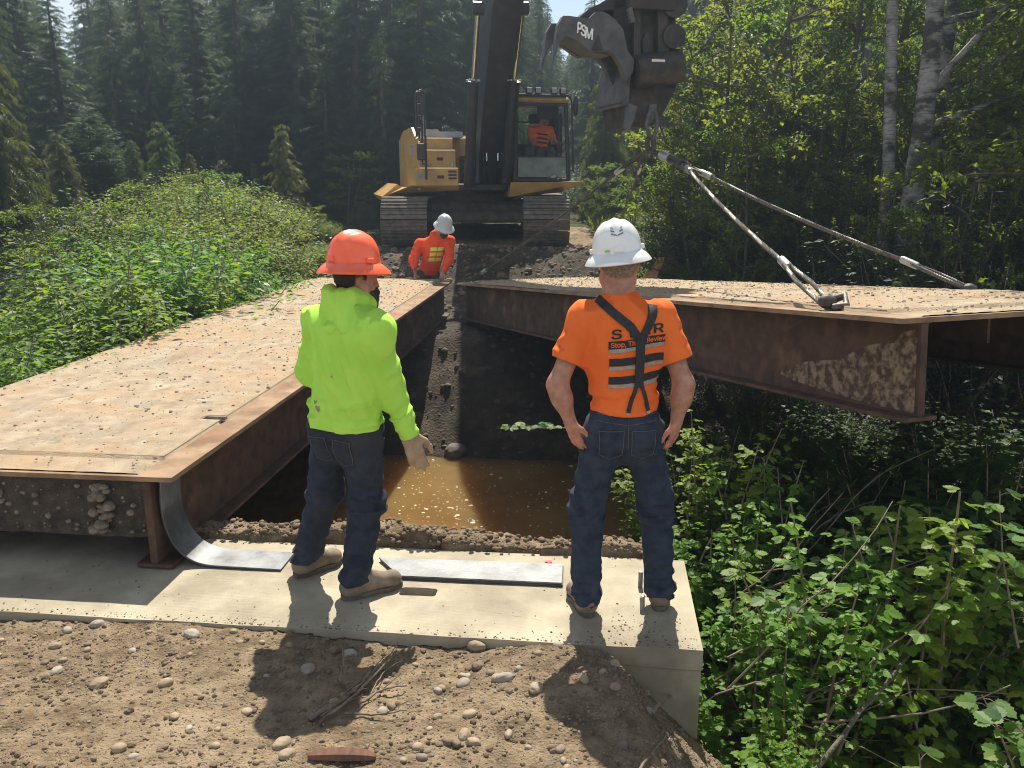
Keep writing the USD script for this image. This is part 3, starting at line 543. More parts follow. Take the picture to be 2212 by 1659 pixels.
for u, y, vt, w in ((150, 13.2, 470, 1.1), (215, 14.6, 440, 1.1), (280, 16.0, 430, 1.1), (50, 12.0, 560, 1.1), (-50, 11.0, 590, 1.2), (-40, 9.5, 620, 1.0), (130, 11.5, 560, 1.0), (560, 20.5, 400, 1.2), (650, 21, 420, 1.2), (790, 20, 440, 1.1)):
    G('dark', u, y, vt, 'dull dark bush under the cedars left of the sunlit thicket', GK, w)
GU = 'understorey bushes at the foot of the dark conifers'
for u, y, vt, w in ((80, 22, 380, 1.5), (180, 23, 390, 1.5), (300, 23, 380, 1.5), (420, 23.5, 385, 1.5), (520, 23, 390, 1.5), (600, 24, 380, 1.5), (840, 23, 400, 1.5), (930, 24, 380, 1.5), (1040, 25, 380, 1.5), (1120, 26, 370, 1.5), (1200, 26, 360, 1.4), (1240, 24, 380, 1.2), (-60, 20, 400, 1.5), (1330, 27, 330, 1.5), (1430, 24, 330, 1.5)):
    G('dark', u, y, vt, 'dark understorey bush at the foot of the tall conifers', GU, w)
# salmonberry under and beside the right half
GB = 'shaded salmonberry bushes under the right bridge half'
for u, y, vt, w in ((1590, 5.9, 920, .9), (1700, 6.4, 900, 1.1), (1830, 6.0, 950, 1.1), (1960, 5.7, 960, 1.1), (2090, 5.4, 930, 1.1), (2200, 5.2, 900, 1.1), (1700, 5.0, 1060, .8), (1800, 5.0, 1050, .9), (1910, 4.8, 1070, 1.0), (2040, 4.7, 1050, 1.0), (2180, 4.6, 1010, 1.1), (1530, 5.6, 950, .7), (2260, 5.8, 860, 1.1), (1660, 7.6, 870, 1.1), (1840, 7.6, 870, 1.1), (2030, 7.2, 880, 1.1), (1500, 7.8, 890, .9), (2210, 3.7, 1250, .8), (2130, 3.9, 1220, .8)):
    G('salm', u, y, vt, 'shaded salmonberry bush with toothed leaves under the right bridge half', GB, w)
G('fresh', 1905, 3.75, 1130, 'bright young salmonberry bush in the sun right of the concrete corner', w=.85)
G('fresh', 2010, 3.8, 1180, 'bright young salmonberry bush in the sun, nearer the right border', w=.85)
G('fresh', 2170, 3.6, 1060, 'bright tall salmonberry at the right border below the steel beam', w=.9)
G('fresh', 1800, 3.5, 1300, 'bright low salmonberry trailing beside the dark pit', w=.75)
G('fresh', 1565, 5.2, 905, 'sunlit salmonberry behind the white-hat worker\'s right leg', w=.7)
G('fresh', 1690, 4.7, 1020, 'half-lit salmonberry in the middle of the shaded bushes', w=.75)
G('fresh', 1830, 2.85, 1560, 'small bright salmonberry at the bottom border by the dirt slope', w=.6)
# mottled white-barked trunks
m_birch = usdkit.material(stage, LK + 'mottled_white_bark', {'tc': ('texture_coordinate', {}), 'mp': ('mapping', {'scale': (1, 1, 1.6)}), 'n': ('noise_texture', {'scale': 2.6, 'detail': 7.0, 'roughness': .62}), 'r': ('rgb_ramp', {'ramp': [(.43, (.035, .032, .028)), (.50, (.17, .17, .155)), (.62, (.29, .285, .265)), (.75, (.14, .14, .125))]}),
    'mp2': ('mapping', {'scale': (3, 3, 22)}), 'n2': ('noise_texture', {'scale': 2.0, 'detail': 3.0}), 'r2': ('rgb_ramp', {'ramp': [(.36, (.25, .25, .25)), (.44, (1, 1, 1))]}), 'm': ('mix_color', {'blend_type': 'multiply', 'fac': .8}), 'b': ('bump', {'strength': .4, 'distance': .02}), 'p': ('principled_bsdf', {'roughness': .85})},
    [('tc.object', 'mp.vector'), ('mp.vector', 'n.vector'), ('n.fac', 'r.fac'), ('tc.object', 'mp2.vector'), ('mp2.vector', 'n2.vector'), ('n2.fac', 'r2.fac'), ('r.color', 'm.a'), ('r2.color', 'm.b'), ('m.result', 'p.base_color'), ('n.fac', 'b.height'), ('b.normal', 'p.normal')], surface='p.BSDF')
def birch(ub, vb, ut, y, dia, seed, label, lim):
    b_ = px(ub, vb, y); tpt = px(ut, -40, y); d = tpt - b_; z0 = float(ground_z(np.array([b_[0]]), np.array([y]))[0]) - .2
    rg = np.random.default_rng(seed); k = np.linspace(-.25, 2.6, 22); pts = b_ + d * k[:, None]; pts[:, 0] += .10 * np.sin(k * 3 + seed) * k * .5; pts = np.vstack([[pts[0][0], y, z0], pts[pts[:, 2] > z0 + .1]])
    n = len(pts); t = thing('white_barked_alder', label, 'tree'); obj('trunk', tube(pts, dia / 2 * np.linspace(1.08, .25, n), 16), m_birch, t, smooth=True)
    A_, N_, P_, S_ = [], [], [], []
    for (f, dx, dz, L) in lim:
        p0 = pts[min(int(f * (n - 1)), n - 2)]; c = curve(rg, p0, (dx, rg.uniform(-.5, .2), dz), L, 9, .25, .1); obj('limb', tube(c, np.linspace(dia * .17, .012, 9), 7), m_birch, t, smooth=True)
        for j in range(26):
            q = c[rg.integers(3, 9)]; tw = curve(rg, q, norm(rdir(rg, 1)[0]), .7, 4, .4, -.1); i0 = rg.integers(0, 4, 16); P_.append(tw[i0] + rg.normal(0, .07, (16, 3))); A_.append(norm(rdir(rg, 16) * (1, 1, .5) + (0, 0, -.25))); N_.append(norm(rdir(rg, 16) * .7 + (0, 0, 1))); S_.append(.10 * rg.uniform(.6, 1.2, 16))
    obj('crown', leaves(*map(np.concatenate, (P_, A_, N_, S_)), 'oval'), m_alder, t, kind='stuff')
birch(1960, 500, 2032, 11.0, .28, 1, 'thick leaning alder trunk with mottled white and black bark', ((.30, .9, .5, 2.6), (.36, .8, .8, 2.8), (.42, 1, .35, 2.5), (.6, -.8, .9, 2.5), (.7, .6, 1, 3), (.8, -.5, 1, 3), (.9, .4, 1, 3)))
birch(1912, 480, 1938, 11.4, .18, 2, 'thinner pale alder trunk left of the thick mottled one', ((.5, -.8, .7, 1.8), (.65, .7, .8, 2.2), (.8, -.6, 1, 2.4), (.92, .3, 1, 2.5)))
birch(1990, 520, 2070, 11.7, .22, 3, 'shaded alder trunk right behind the thick mottled one', ((.35, .9, .6, 2.4), (.6, .9, .7, 2.2), (.75, -.7, 1, 2.2), (.9, .5, 1, 2.5)))
# the wood beyond
wood = UsdGeom.PointInstancer.Define(stage, '/World/far_wood'); tag(wood, 'dark mass of conifers beyond the clearing', 'wood', None, 'stuff')
w_, h_w = conifer('far_conifer', m_hem, 14.0, 2.7, 21, step=.42, per=6, up=.1, droop=.40, lspray=.36, dens=.8, base=.02, under='/World/far_wood')
rw = np.random.default_rng(9); pos, sc, ro = [], [], []
for i in range(520):
    y = 33 + 40 * rw.random() ** 1.4; x = rw.uniform(-1.05, 1.05) * y; u = 1106 + x / y * 1804 * .97
    vt = rw.uniform(-140, 60)
    vt = max(vt, 128 - 3.6 * abs(u - 222), 150 - 3.6 * abs(u - 1215))
    z = float(ground_z(np.array([x]), np.array([y]))[0]) - .1; s = (px(u, vt, y)[2] - z) / h_w
    if s < .2: continue
    pos.append((x, y, z)); sc.append((s * 1.15, s * 1.15, s)); ro.append(rw.uniform(0, 2 * math.pi))
wood.CreatePrototypesRel().SetTargets([w_.GetPath()])
wood.CreateProtoIndicesAttr([0] * len(pos)); wood.CreatePositionsAttr(Vt.Vec3fArray([Gf.Vec3f(*map(float, p)) for p in pos])); wood.CreateScalesAttr(Vt.Vec3fArray([Gf.Vec3f(*map(float, p)) for p in sc]))
wood.CreateOrientationsAttr(Vt.QuathArray([Gf.Quath(math.cos(a / 2), 0, 0, math.sin(a / 2)) for a in ro]))
# ------------------------------------------------------------------ people: signed-distance bodies and clothes, meshed by surface nets
def surface_nets(F, lo, h):
    S = F < 0; nx, ny, nz = F.shape
    c = np.zeros((nx - 1, ny - 1, nz - 1), np.int8)
    for a, b, d in np.ndindex(2, 2, 2): c += S[a:nx - 1 + a, b:ny - 1 + b, d:nz - 1 + d]
    ci = np.argwhere((c > 0) & (c < 8)); idx = -np.ones(c.shape, np.int64); idx[tuple(ci.T)] = np.arange(len(ci))
    acc = np.zeros((len(ci), 3)); cnt = np.zeros(len(ci)); corners = list(np.ndindex(2, 2, 2))
    for p in corners:
        for ax in range(3):
            if p[ax]: continue
            q = list(p); q[ax] = 1
            fp, fq = F[tuple((ci + p).T)], F[tuple((ci + q).T)]; m = (fp < 0) != (fq < 0)
            t = np.where(m, fp / np.where(m, fp - fq, 1), 0); pos = np.array(p, float)[None].repeat(len(ci), 0); pos[:, ax] = t
            acc[m] += pos[m]; cnt[m] += 1
    V = lo + h * (ci + acc / cnt[:, None])
    faces = []
    for ax in range(3):
        sl = [slice(1, -1)] * 3; sl[ax] = slice(0, -1); s2 = [slice(1, -1)] * 3; s2[ax] = slice(1, None)
        A, Bv = S[tuple(sl)], S[tuple(s2)]; e = np.argwhere(A != Bv); off = np.ones(3, int); off[ax] = 0; e = e + off
        b, d = (ax + 1) % 3, (ax + 2) % 3; ub, ud = np.eye(3, dtype=int)[b], np.eye(3, dtype=int)[d]
        q = np.stack([idx[tuple((e - ub - ud).T)], idx[tuple((e - ud).T)], idx[tuple(e.T)], idx[tuple((e - ub).T)]], 1)
        fl = ~S[tuple(e.T)]; q[fl] = q[fl][:, ::-1]; faces.append(q)
    q = np.vstack(faces); q = q[(q >= 0).all(1)]
    return trimesh.Trimesh(V, np.vstack([q[:, [0, 1, 2]], q[:, [0, 2, 3]]]), process=False)
class Field:
    def __init__(s, lo, hi, h):
        s.lo, s.h = np.array(lo, float), h; n = np.ceil((np.array(hi) - s.lo) / h).astype(int) + 1
        s.F = np.full(n, .2, np.float32); s.n = n
    def slab(s, lo, hi):
        i0 = np.clip(np.floor((lo - s.lo) / s.h).astype(int), 0, s.n - 1); i1 = np.clip(np.ceil((hi - s.lo) / s.h).astype(int) + 1, 1, s.n)
        sl = tuple(slice(a, b) for a, b in zip(i0, i1))
        if any(b <= a for a, b in zip(i0, i1)): return sl, None
        ax = [s.lo[k] + s.h * np.arange(i0[k], i1[k]) for k in range(3)]
        return sl, np.stack(np.meshgrid(*ax, indexing='ij'), -1)
    def put(s, d, sl, k, op):
        f = s.F[sl]
        if op == 'add':
            if k > 0: hh = np.maximum(k - np.abs(f - d), 0) / k; s.F[sl] = np.minimum(f, d) - hh * hh * k * .25
            else: s.F[sl] = np.minimum(f, d)
        elif op == 'cut':
            if k > 0: hh = np.maximum(k - np.abs(f + d), 0) / k; s.F[sl] = np.maximum(f, -d) + hh * hh * k * .25
            else: s.F[sl] = np.maximum(f, -d)
    def cone(s, a, b, ra, rb, k=.03, op='add', side=None, flat=1.0, wr=None, pad=.06):
        """Tapered capsule; side and flat squash it across; wr(p, t, q) lowers the distance (folds)."""
        a, b = np.array(a, float), np.array(b, float); R = max(ra, rb) * max(1, flat) + pad + k
        sl, P = s.slab(np.minimum(a, b) - R, np.maximum(a, b) + R)
        if P is None: return
        ab = b - a; L2 = max(ab @ ab, 1e-9); t = np.clip((P - a) @ ab / L2, 0, 1); q = P - (a + t[..., None] * ab)
        if side is not None:
            sd = norm(side); c = q @ sd; q = q + (c * (1 / flat - 1))[..., None] * sd
        d = np.linalg.norm(q, axis=-1) - (ra + (rb - ra) * t)
        if wr is not None: d = d - wr(P, t, q)
        s.put(d.astype(np.float32), sl, k, op)
    def ell(s, c, rx, ax=None, k=.03, op='add', wr=None, pad=.05):
        """Ellipsoid with radii rx along the columns of ax."""
        c = np.array(c, float); R = max(rx) + pad + k; sl, P = s.slab(c - R, c + R)
        if P is None: return
        q = P - c
        if ax is not None: q = q @ np.asarray(ax)
        n = np.linalg.norm(q / np.array(rx), axis=-1); n2 = np.linalg.norm(q / np.array(rx) ** 2, axis=-1)
        d = n * (n - 1) / np.maximum(n2, 1e-6)
        if wr is not None: d = d - wr(P, None, q)
        s.put(d.astype(np.float32), sl, k, op)
    def plane(s, p, nrm, lo=None, hi=None):
        """Cuts away the side the normal points to, within a box."""
        sl, P = s.slab(np.array(lo if lo is not None else s.lo, float), np.array(hi if hi is not None else s.lo + s.h * s.n, float))
        if P is None: return
        s.put(-((P - np.array(p)) @ norm(nrm)).astype(np.float32) * 1.0, sl, 0, 'cut')
    def sleeve_cut(s, e, d, r, L=.3):
        sl, P = s.slab(np.array(e) - L - r, np.array(e) + L + r)
        q = P - np.array(e); d = norm(d); a = q @ d; rad = np.linalg.norm(q - a[..., None] * d, axis=-1)
        s.put(np.maximum(np.maximum(-a, rad - r), a - L).astype(np.float32), sl, 0, 'cut')
    def mesh(s, smooth=1):
        m = surface_nets(s.F.astype(np.float64), s.lo, s.h)
        parts = m.split(only_watertight=False)
        if len(parts) > 1: m = cat_([p for p in parts if len(p.faces) > 150] or [max(parts, key=lambda p: len(p.faces))])
        if smooth:
            from scipy.sparse import coo_matrix
            e = m.edges_unique; n = len(m.vertices); A = coo_matrix((np.ones(2 * len(e)), (np.r_[e[:, 0], e[:, 1]], np.r_[e[:, 1], e[:, 0]])), shape=(n, n)).tocsr(); dg = np.maximum(np.asarray(A.sum(1)).ravel(), 1)[:, None]
            v = np.array(m.vertices)
            for lam in (.5, -.52, .5, -.52) * smooth: v = v + lam * (A @ v / dg - v)
            m = trimesh.Trimesh(v, m.faces, process=False)
        return m
def ridge(P, sc, seed=0, stretch=(1, 1, 1), o=3):
    n = meshkit.fbm(P * np.array(stretch) * sc + seed * 3.7, o, seed); return 1 - np.minimum(np.abs(n - .5) * 9, 1.8)
def rings(amp, freq, seed=0):
    """Folds that gather around a limb: bands across its axis, uneven and slanted."""
    def w(P, t, q):
        return amp * ridge(np.stack([P[..., 0] * 5 + seed, P[..., 1] * 5, t * freq + 1.5 * meshkit.noise(P * 7 + seed, seed)], -1), 1.0, seed, o=2)
    return w
def frame(yaw, pitch=0, roll=0):
    """Columns right, front, up of something that faces +y turned by yaw (to +x) and tilted."""
    cy, sy = math.cos(yaw), math.sin(yaw); Rz = np.array([[cy, sy, 0], [-sy, cy, 0], [0, 0, 1]])
    cp, sp = math.cos(pitch), math.sin(pitch); Rx = np.array([[1, 0, 0], [0, cp, -sp], [0, sp, cp]])
    cr, sr = math.cos(roll), math.sin(roll); Ry = np.array([[cr, 0, sr], [0, 1, 0], [-sr, 0, cr]])
    return Rz @ Rx @ Ry
def hand_cones(f, w, d, palm, r=1.0, curl=.5, spread=.10, thumb_side=1, k=.004):
    """Palm and five fingers from wrist w along d; palm: normal of the palm side; thumb_side along palm x d."""
    d, palm = norm(d), norm(palm); palm = norm(palm - d * (palm @ d)); s = np.cross(palm, d) * thumb_side
    f.cone(w, w + d * .03 * r, .027 * r, .030 * r, .02, side=palm, flat=.75)
    for i, o in enumerate((.026, .009, -.009, -.025)):
        kn = w + d * (.088 - .006 * abs(i - 1)) * r + s * o * r
        f.cone(w + d * .02 * r + s * o * .7 * r, kn, .0165 * r, .0125 * r, .014)
        dd = norm(d + s * spread * (1.5 - i)); p = kn; L = (.043, .047, .044, .034)[i] * r; ang = 0
        for j in range(3):
            ang += curl * (.55, .9, .6)[j]; v = dd * math.cos(ang) + palm * math.sin(ang); q = p + v * L * (1, .68, .52)[j]
            f.cone(p, q, (.0105, .0098, .0090)[j] * r, (.0098, .0090, .0078)[j] * r, k); p = q
    b = w + d * .022 * r + s * .022 * r; m1 = b + norm(d * .75 + s * .75 + palm * .35) * .042 * r; m2 = m1 + norm(d * 1 + s * .35 + palm * .35) * .034 * r; m3 = m2 + norm(d + palm * .25) * .026 * r
    f.cone(b, m1, .017 * r, .0135 * r, .012); f.cone(m1, m2, .012 * r, .0108 * r, k); f.cone(m2, m3, .0108 * r, .0088 * r, k)
def head_sdf(f, c, A, r=1.0, neck=None, jaw=1.0):
    """Skull, jaw, face, ears; c: centre of the skull; A: frame (right, front, up)."""
    X, Y, Z = A[:, 0], A[:, 1], A[:, 2]; P = lambda x, y, z: c + (X * x + Y * y + Z * z) * r
    f.ell(P(0, -.008, .03), (.077 * r, .098 * r, .09 * r), A, .02)
    f.cone(P(0, .035, -.02), P(0, .055, -.085), .062 * r, .04 * r * jaw, .03); f.cone(P(-.045, .01, -.05), P(.045, .01, -.05), .045 * r, .045 * r, .03)
    f.cone(P(0, .095, .012), P(0, .108, -.03), .009 * r, .015 * r, .012)                 # nose
    f.cone(P(-.035, .082, .028), P(.035, .082, .028), .014 * r, .014 * r, .012)           # brow
    for s_ in (-1, 1):
        f.ell(P(s_ * .033, .094, .006), (.017 * r, .012 * r, .010 * r), A, .006, 'cut'); f.ell(P(s_ * .033, .084, .005), (.013 * r, .012 * r, .010 * r), A, .003)
        f.ell(P(s_ * .045, .062, -.028), (.024 * r, .022 * r, .02 * r), A, .02)
        e = frame(0, .15 * 0, s_ * .25); f.ell(P(s_ * .083, -.012, -.004), (.011 * r, .021 * r, .033 * r), A @ e, .006); f.ell(P(s_ * .093, -.004, -.002), (.007 * r, .010 * r, .018 * r), A @ e, .004, 'cut')
    f.cone(P(-.02, .091, -.057), P(.02, .091, -.057), .0085 * r, .0085 * r, .008); f.cone(P(-.018, .1005, -.0535), P(.018, .1005, -.0535), .0022 * r, .0022 * r, .003, 'cut')
    if neck is not None: f.cone(neck, P(0, -.022, -.045), .066 * r, .058 * r, .03)
def hard_hat(t, c, A, m_shell, r=1.0, ridge_=True, vents=False, tilt=0, nm='hard_hat', label=None):
    """Full-brim hard hat: shell with a crown ridge, brim all round, suspension band."""
    n, k = 64, 30; V = []
    for j in range(k):
        z = j / (k - 1)
        for i in range(n):
            a = 2 * math.pi * i / n; ca, sa = math.cos(a), math.sin(a)
            if z < .26:      # brim: from the rim inwards
                q = z / .26; rad = 1.36 - .36 * q; zz = -.030 + .036 * q ** .75 - .012 * (1 - q) ** 2; yf = 1 + .10 * (1 - q) * max(sa, 0)
            else:
                q = (z - .26) / .74; th = q * math.pi / 2; rad = math.cos(th) ** .80; zz = .006 + .142 * math.sin(th) ** .92; yf = 1
            x, y = .111 * rad * ca, .131 * rad * sa * yf
            if z > .30 and ridge_:
                zz += .0085 * math.exp(-(x / .016) ** 2) * min(1, (z - .30) * 5) + .003 * math.exp(-((abs(x) - .05) / .012) ** 2) * min(1, (z - .45) * 4) * (z > .45)
            V.append((x, y, zz))
    V = np.array(V); i, j = np.meshgrid(np.arange(k - 1), np.arange(n), indexing='ij'); i, j = i.ravel(), j.ravel(); j2 = (j + 1) % n
    F = np.vstack([np.c_[i * n + j, i * n + j2, (i + 1) * n + j2], np.c_[i * n + j, (i + 1) * n + j2, (i + 1) * n + j]])
    inner = V * (.955, .955, 1) - (0, 0, .004); Vf = np.vstack([V, inner]); F2 = F[:, ::-1] + len(V); rim = np.arange(n); r2_ = (rim + 1) % n
    Fr = np.vstack([np.c_[rim, rim + len(V), r2_ + len(V)], np.c_[rim, r2_ + len(V), r2_]])
    T = np.eye(4); T[:3, :3] = A * r; T[:3, 3] = c
    hat = obj(nm, xf(trimesh.Trimesh(Vf, np.vstack([F, F2, Fr]), process=False), M=T), m_shell, t, smooth=40, label=label)
    tabs = []
    for sx in (-1, 1): tabs.append(bx(sx * .114 - .009, -.02, .006, sx * .114 + .009, .02, .030, .004))
    tabs.append(extr([(-.024, .012), (.024, .012), (.017, .036), (-.017, .036)], .008, 'y', -.137))
    for tb in tabs: obj('hat_tab', xf(tb, M=T), m_shell, t)
    if vents:
        ch = []
        def yc(x, z): th = math.asin(min(.999, ((z - .006) / .142) ** (1 / .92))); rd = math.cos(th) ** .8; return -.131 * rd * math.sqrt(max(0, 1 - (x / (.111 * rd)) ** 2)) - .0022
        for q in range(3):
            z = .108 - .013 * q
            for sx in (-1, 1):
                xs = np.linspace(0, .027, 6); V = [(sx * x_, yc(x_, z + .32 * x_ + dz_) - .001, z + .32 * x_ + dz_) for x_ in xs for dz_ in (-.0032, .0032)]
                ch.append(trimesh.Trimesh(V, [f_ for a_ in range(5) for f_ in ((2 * a_, 2 * a_ + 1, 2 * a_ + 3), (2 * a_, 2 * a_ + 3, 2 * a_ + 2))], process=False))
        obj('vent_chevrons', xf(cat_(ch), M=T), m_vent, t, label='dark chevron vents on the back of the hard hat')
        obj('hat_sticker', xf(bx(-.062, -.1265, .014, -.040, -.1205, .024), M=T), m_sticker, t, label='small green sticker on the back of the hard hat')
    return T
def mat_cloth(name, a, b, scale, weave=900, fold=.0, c=None, sheen=.15, rough=.9, cscale=8, clo=.60, chi=.75):
    m = mat(name, a, b, scale=scale, rough=rough, bump=.25, bscale=weave, bdist=.0012, c=c, cscale=cscale, clo=clo, chi=chi, spec=.15); return m
m_skin = usdkit.material(stage, LK + 'skin', {'tc': ('texture_coordinate', {}), 'n': ('noise_texture', {'scale': 30.0, 'detail': 6.0}), 'r': ('rgb_ramp', {'ramp': [(.35, (.29, .135, .085)), (.65, (.41, .205, .135))]}), 'b': ('bump', {'strength': .15, 'distance': .002}), 'n2': ('noise_texture', {'scale': 300.0}),
    'p': ('principled_bsdf', {'roughness': .5, 'subsurface_weight': .12, 'subsurface_scale': .01})}, [('tc.object', 'n.vector'), ('tc.object', 'n2.vector'), ('n.fac', 'r.fac'), ('r.color', 'p.base_color'), ('n2.fac', 'b.height'), ('b.normal', 'p.normal')], surface='p.BSDF')
m_lime = mat_cloth('lime_fleece', (.38, .70, .085), (.44, .77, .11), 6, c=(.36, .56, .07), cscale=5, clo=.66, chi=.82)
m_orange = mat_cloth('orange_jersey', (.74, .14, .028), (.82, .17, .035), 6)
m_redor = mat_cloth('red_orange_fleece', (.72, .075, .025), (.82, .10, .035), 6)
m_jeans = mat_cloth('dark_denim', (.020, .027, .043), (.040, .051, .074), 14, c=(.06, .072, .095), cscale=3, clo=.5, chi=.8)
m_jeans2 = mat_cloth('worn_denim', (.018, .024, .036), (.034, .042, .058), 14, c=(.05, .052, .055), cscale=3, clo=.5, chi=.8)
m_work = mat_cloth('olive_work_trousers', (.05, .048, .035), (.085, .08, .06), 12)
m_boot = mat('scuffed_boot_leather', (.13, .095, .065), (.24, .185, .135), scale=14, rough=.8, bump=.2, bscale=200, bdist=.002)
m_sole = mat('boot_sole', (.06, .048, .036), (.12, .10, .078), scale=20, rough=.9)
m_glove = mat('work_glove_leather', (.27, .19, .125), (.42, .31, .215), scale=22, rough=.9, bump=.3, bscale=150, bdist=.003)
m_hatO = mat('orange_hard_hat_shell', (.95, .13, .045), (.98, .15, .055), scale=3, rough=.32, coat=.3)
m_hatW = mat('white_hard_hat_shell', (.72, .73, .72), (.80, .81, .80), scale=3, rough=.32, coat=.3)
m_hatG = mat('grey_hard_hat_shell', (.40, .42, .44), (.48, .50, .52), scale=5, rough=.4)
m_vent = mat('hat_vents', (.16, .15, .19), (.22, .21, .25), rough=.6)
m_sticker = mat('green_sticker', (.20, .45, .14), (.26, .55, .18), rough=.6)
m_black = mat('black_webbing', (.012, .012, .013), (.022, .022, .024), scale=40, rough=.8, bump=.2, bscale=500, bdist=.001)
m_print = mat('black_print', (.012, .011, .012), (.02, .018, .018), scale=30, rough=.8)
m_reflect = mat('grey_reflective_tape', (.24, .22, .20), (.32, .30, .27), scale=40, rough=.5)
m_yel = mat('yellow_tape', (.60, .72, .10), (.72, .80, .18), scale=40, rough=.6)
m_hair_d = mat('dark_hair', (.014, .010, .008), (.035, .025, .018), scale=60, rough=.7, bump=.6, bscale=400, bdist=.004)
m_hair_g = mat('grey_brown_hair', (.13, .10, .075), (.26, .21, .16), scale=80, rough=.7, bump=.6, bscale=400, bdist=.004)
m_metal = mat('plain_metal', (.30, .29, .28), (.40, .39, .38), rough=.4, metal=.9)
m_stitch = mat('pale_stitching', (.08, .078, .07), (.12, .11, .10), scale=60, rough=.9)

def boot(t, heel, toe, side_up=(0, 0, 1), r=1.0, lace=True):
    """Work boot standing on the ground from heel to toe: sole, upper, laces."""
    heel, toe = np.array(heel, float), np.array(toe, float); d = norm(toe - heel); L = np.linalg.norm(toe - heel); n = np.array([-d[1], d[0], 0])
    F = Field(np.minimum(heel, toe) - .12, np.maximum(heel, toe) + (.12, .12, .24), .006)
    u = np.array([0, 0, 1.0]); an = heel + d * .075
    F.cone(heel + d * .05 + u * .055, heel + d * (L - .06) + u * .048, .047, .043, .03); F.ell(heel + d * (L - .055) + u * .045, (.052, .05, .042), np.c_[d, n, u], .02)
    F.cone(heel + d * .055 + u * .06, an + u * .13, .045, .043, .04, side=d, flat=1.12, wr=rings(.003, 6, 3)); F.cone(heel + d * (L * .55) + u * .075, an + d * .02 + u * .13, .034, .042, .04)
    F.plane(heel + u * .020, (0, 0, -1)); F.plane(an + u * .15, u)
    obj('boot_upper', F.mesh(), m_boot, t, smooth=True)
    out = []
    for a in np.linspace(0, 2 * np.pi, 36, endpoint=False):
        ca, sa = math.cos(a), math.sin(a); w = .047 + .007 * (ca > .2); w -= .006 * math.exp(-((ca + .1) / .25) ** 2)
        p = heel[:2] + d[:2] * (L / 2 + (L / 2) * np.sign(ca) * abs(ca) ** .8) + n[:2] * w * np.sign(sa) * abs(sa) ** .75; out.append(p)
    s = extr(Polygon(out).buffer(.002), .026, 'z', heel[2]); obj('boot_sole', s, m_sole, t)
    if lace:
        ls = []
        for q in (.11, .145, .18):
            c = heel + d * q + u * (.166 - (q - .11) * .85); ls.append(tube([c - n * .03 - u * .012, c + u * .006, c + n * .03 - u * .012], .005, 5))
        c = heel + d * .115 + u * .175; ls += [tube([c, c + d * .03 + n * .03 + u * .012, c + d * .045 + n * .012 - u * .012, c], .003, 5), tube([c, c + d * .03 - n * .03 + u * .012, c + d * .045 - n * .014 - u * .014, c], .003, 5)]
        obj('boot_laces', cat_(ls), m_sole, t, kind='stuff')
def leg_folds(seed, kneeband=True):
    def w(P, t, q):
        z = P[..., 2] - P[..., 2].min()
        a = ridge(np.stack([P[..., 0] * 6 + seed, P[..., 1] * 6, P[..., 2] * 17 + 2.0 * meshkit.noise(P * 6, seed)], -1), 1.0, seed, o=2)
        return .014 * a * (.25 + .9 * (np.exp(-((t - 1.0) / .25) ** 2) + np.exp(-((t - 0.0) / .22) ** 2)))
    return w
def drape(surf_mesh, facing):
    """Depth of a garment's skin seen along facing (horizontal): returns f(points off the surface) -> points just on it."""
    fx = norm(np.array([facing[0], facing[1], 0.])); sx = np.array([-fx[1], fx[0], 0.]); c = surf_mesh.triangles_center; nn = surf_mesh.face_normals
    ok = nn @ fx > .04; v = c[ok]
    I = LinearNDInterpolator(np.c_[v @ sx, v[:, 2]], v @ fx); NN = NearestNDInterpolator(np.c_[v @ sx, v[:, 2]], v @ fx)
    def put(s_, z, off):
        d = I(np.c_[s_, z]); bad = np.isnan(d); d = np.where(bad, NN(np.c_[s_, z]), d)
        return sx * np.asarray(s_)[:, None] + fx * (d + off)[:, None] + np.array([0, 0, 1.]) * np.asarray(z)[:, None]
    put.s0 = lambda p: float(np.asarray(p) @ sx); return put
def patch(put, poly, off=.003, step=.012):
    """A polygon in (side, z) laid on the garment as a thin sheet."""
    if not hasattr(poly, 'geom_type'): poly = Polygon(poly)
    m = extr(poly, .0012, 'z'); m = m.subdivide_to_size(step); v = m.vertices
    m.vertices = put(v[:, 0], v[:, 1], off + v[:, 2]); return m
def patch_text(put, text, h, s0, z0, off=.0035, bold=True, sx=1.0):
    m = meshkit.text_mesh(text, h, .001, bold); m = m.subdivide_to_size(.02); v = m.vertices
    m.vertices = put(s0 + v[:, 0] * sx, z0 + v[:, 1], off + v[:, 2]); return m, (v[:, 0].max() - v[:, 0].min()) * sx
def ribbon(put, pts, w, off=.004, th=.003):
    """A strap along (side, z) points on a garment."""
    p = np.array(pts, float); q = np.linspace(0, 1, 40); t0 = np.linspace(0, 1, len(p)); c = np.c_[np.interp(q, t0, p[:, 0]), np.interp(q, t0, p[:, 1])]
    d = norm(np.gradient(c, axis=0)); n = np.c_[-d[:, 1], d[:, 0]] * w / 2; k = 5; s = np.linspace(-1, 1, k)
    X = c[:, None, 0] + n[:, None, 0] * s; Z = c[:, None, 1] + n[:, None, 1] * s
    a = put(X.ravel(), Z.ravel(), off + th); b = put(X.ravel(), Z.ravel(), off - .006); A = a.reshape(40, k, 3)
    from scipy.ndimage import gaussian_filter1d
    A = gaussian_filter1d(A, 1.5, axis=0, mode='nearest')
    g1 = grid(A[..., 0], A[..., 1], A[..., 2]); B = b.reshape(40, k, 3)
    sides = []
    for e in (0, k - 1):
        S = np.stack([A[:, e], B[:, e]], 1); sides.append(grid(S[..., 0], S[..., 1], S[..., 2]))
    return cat_([g1] + sides)

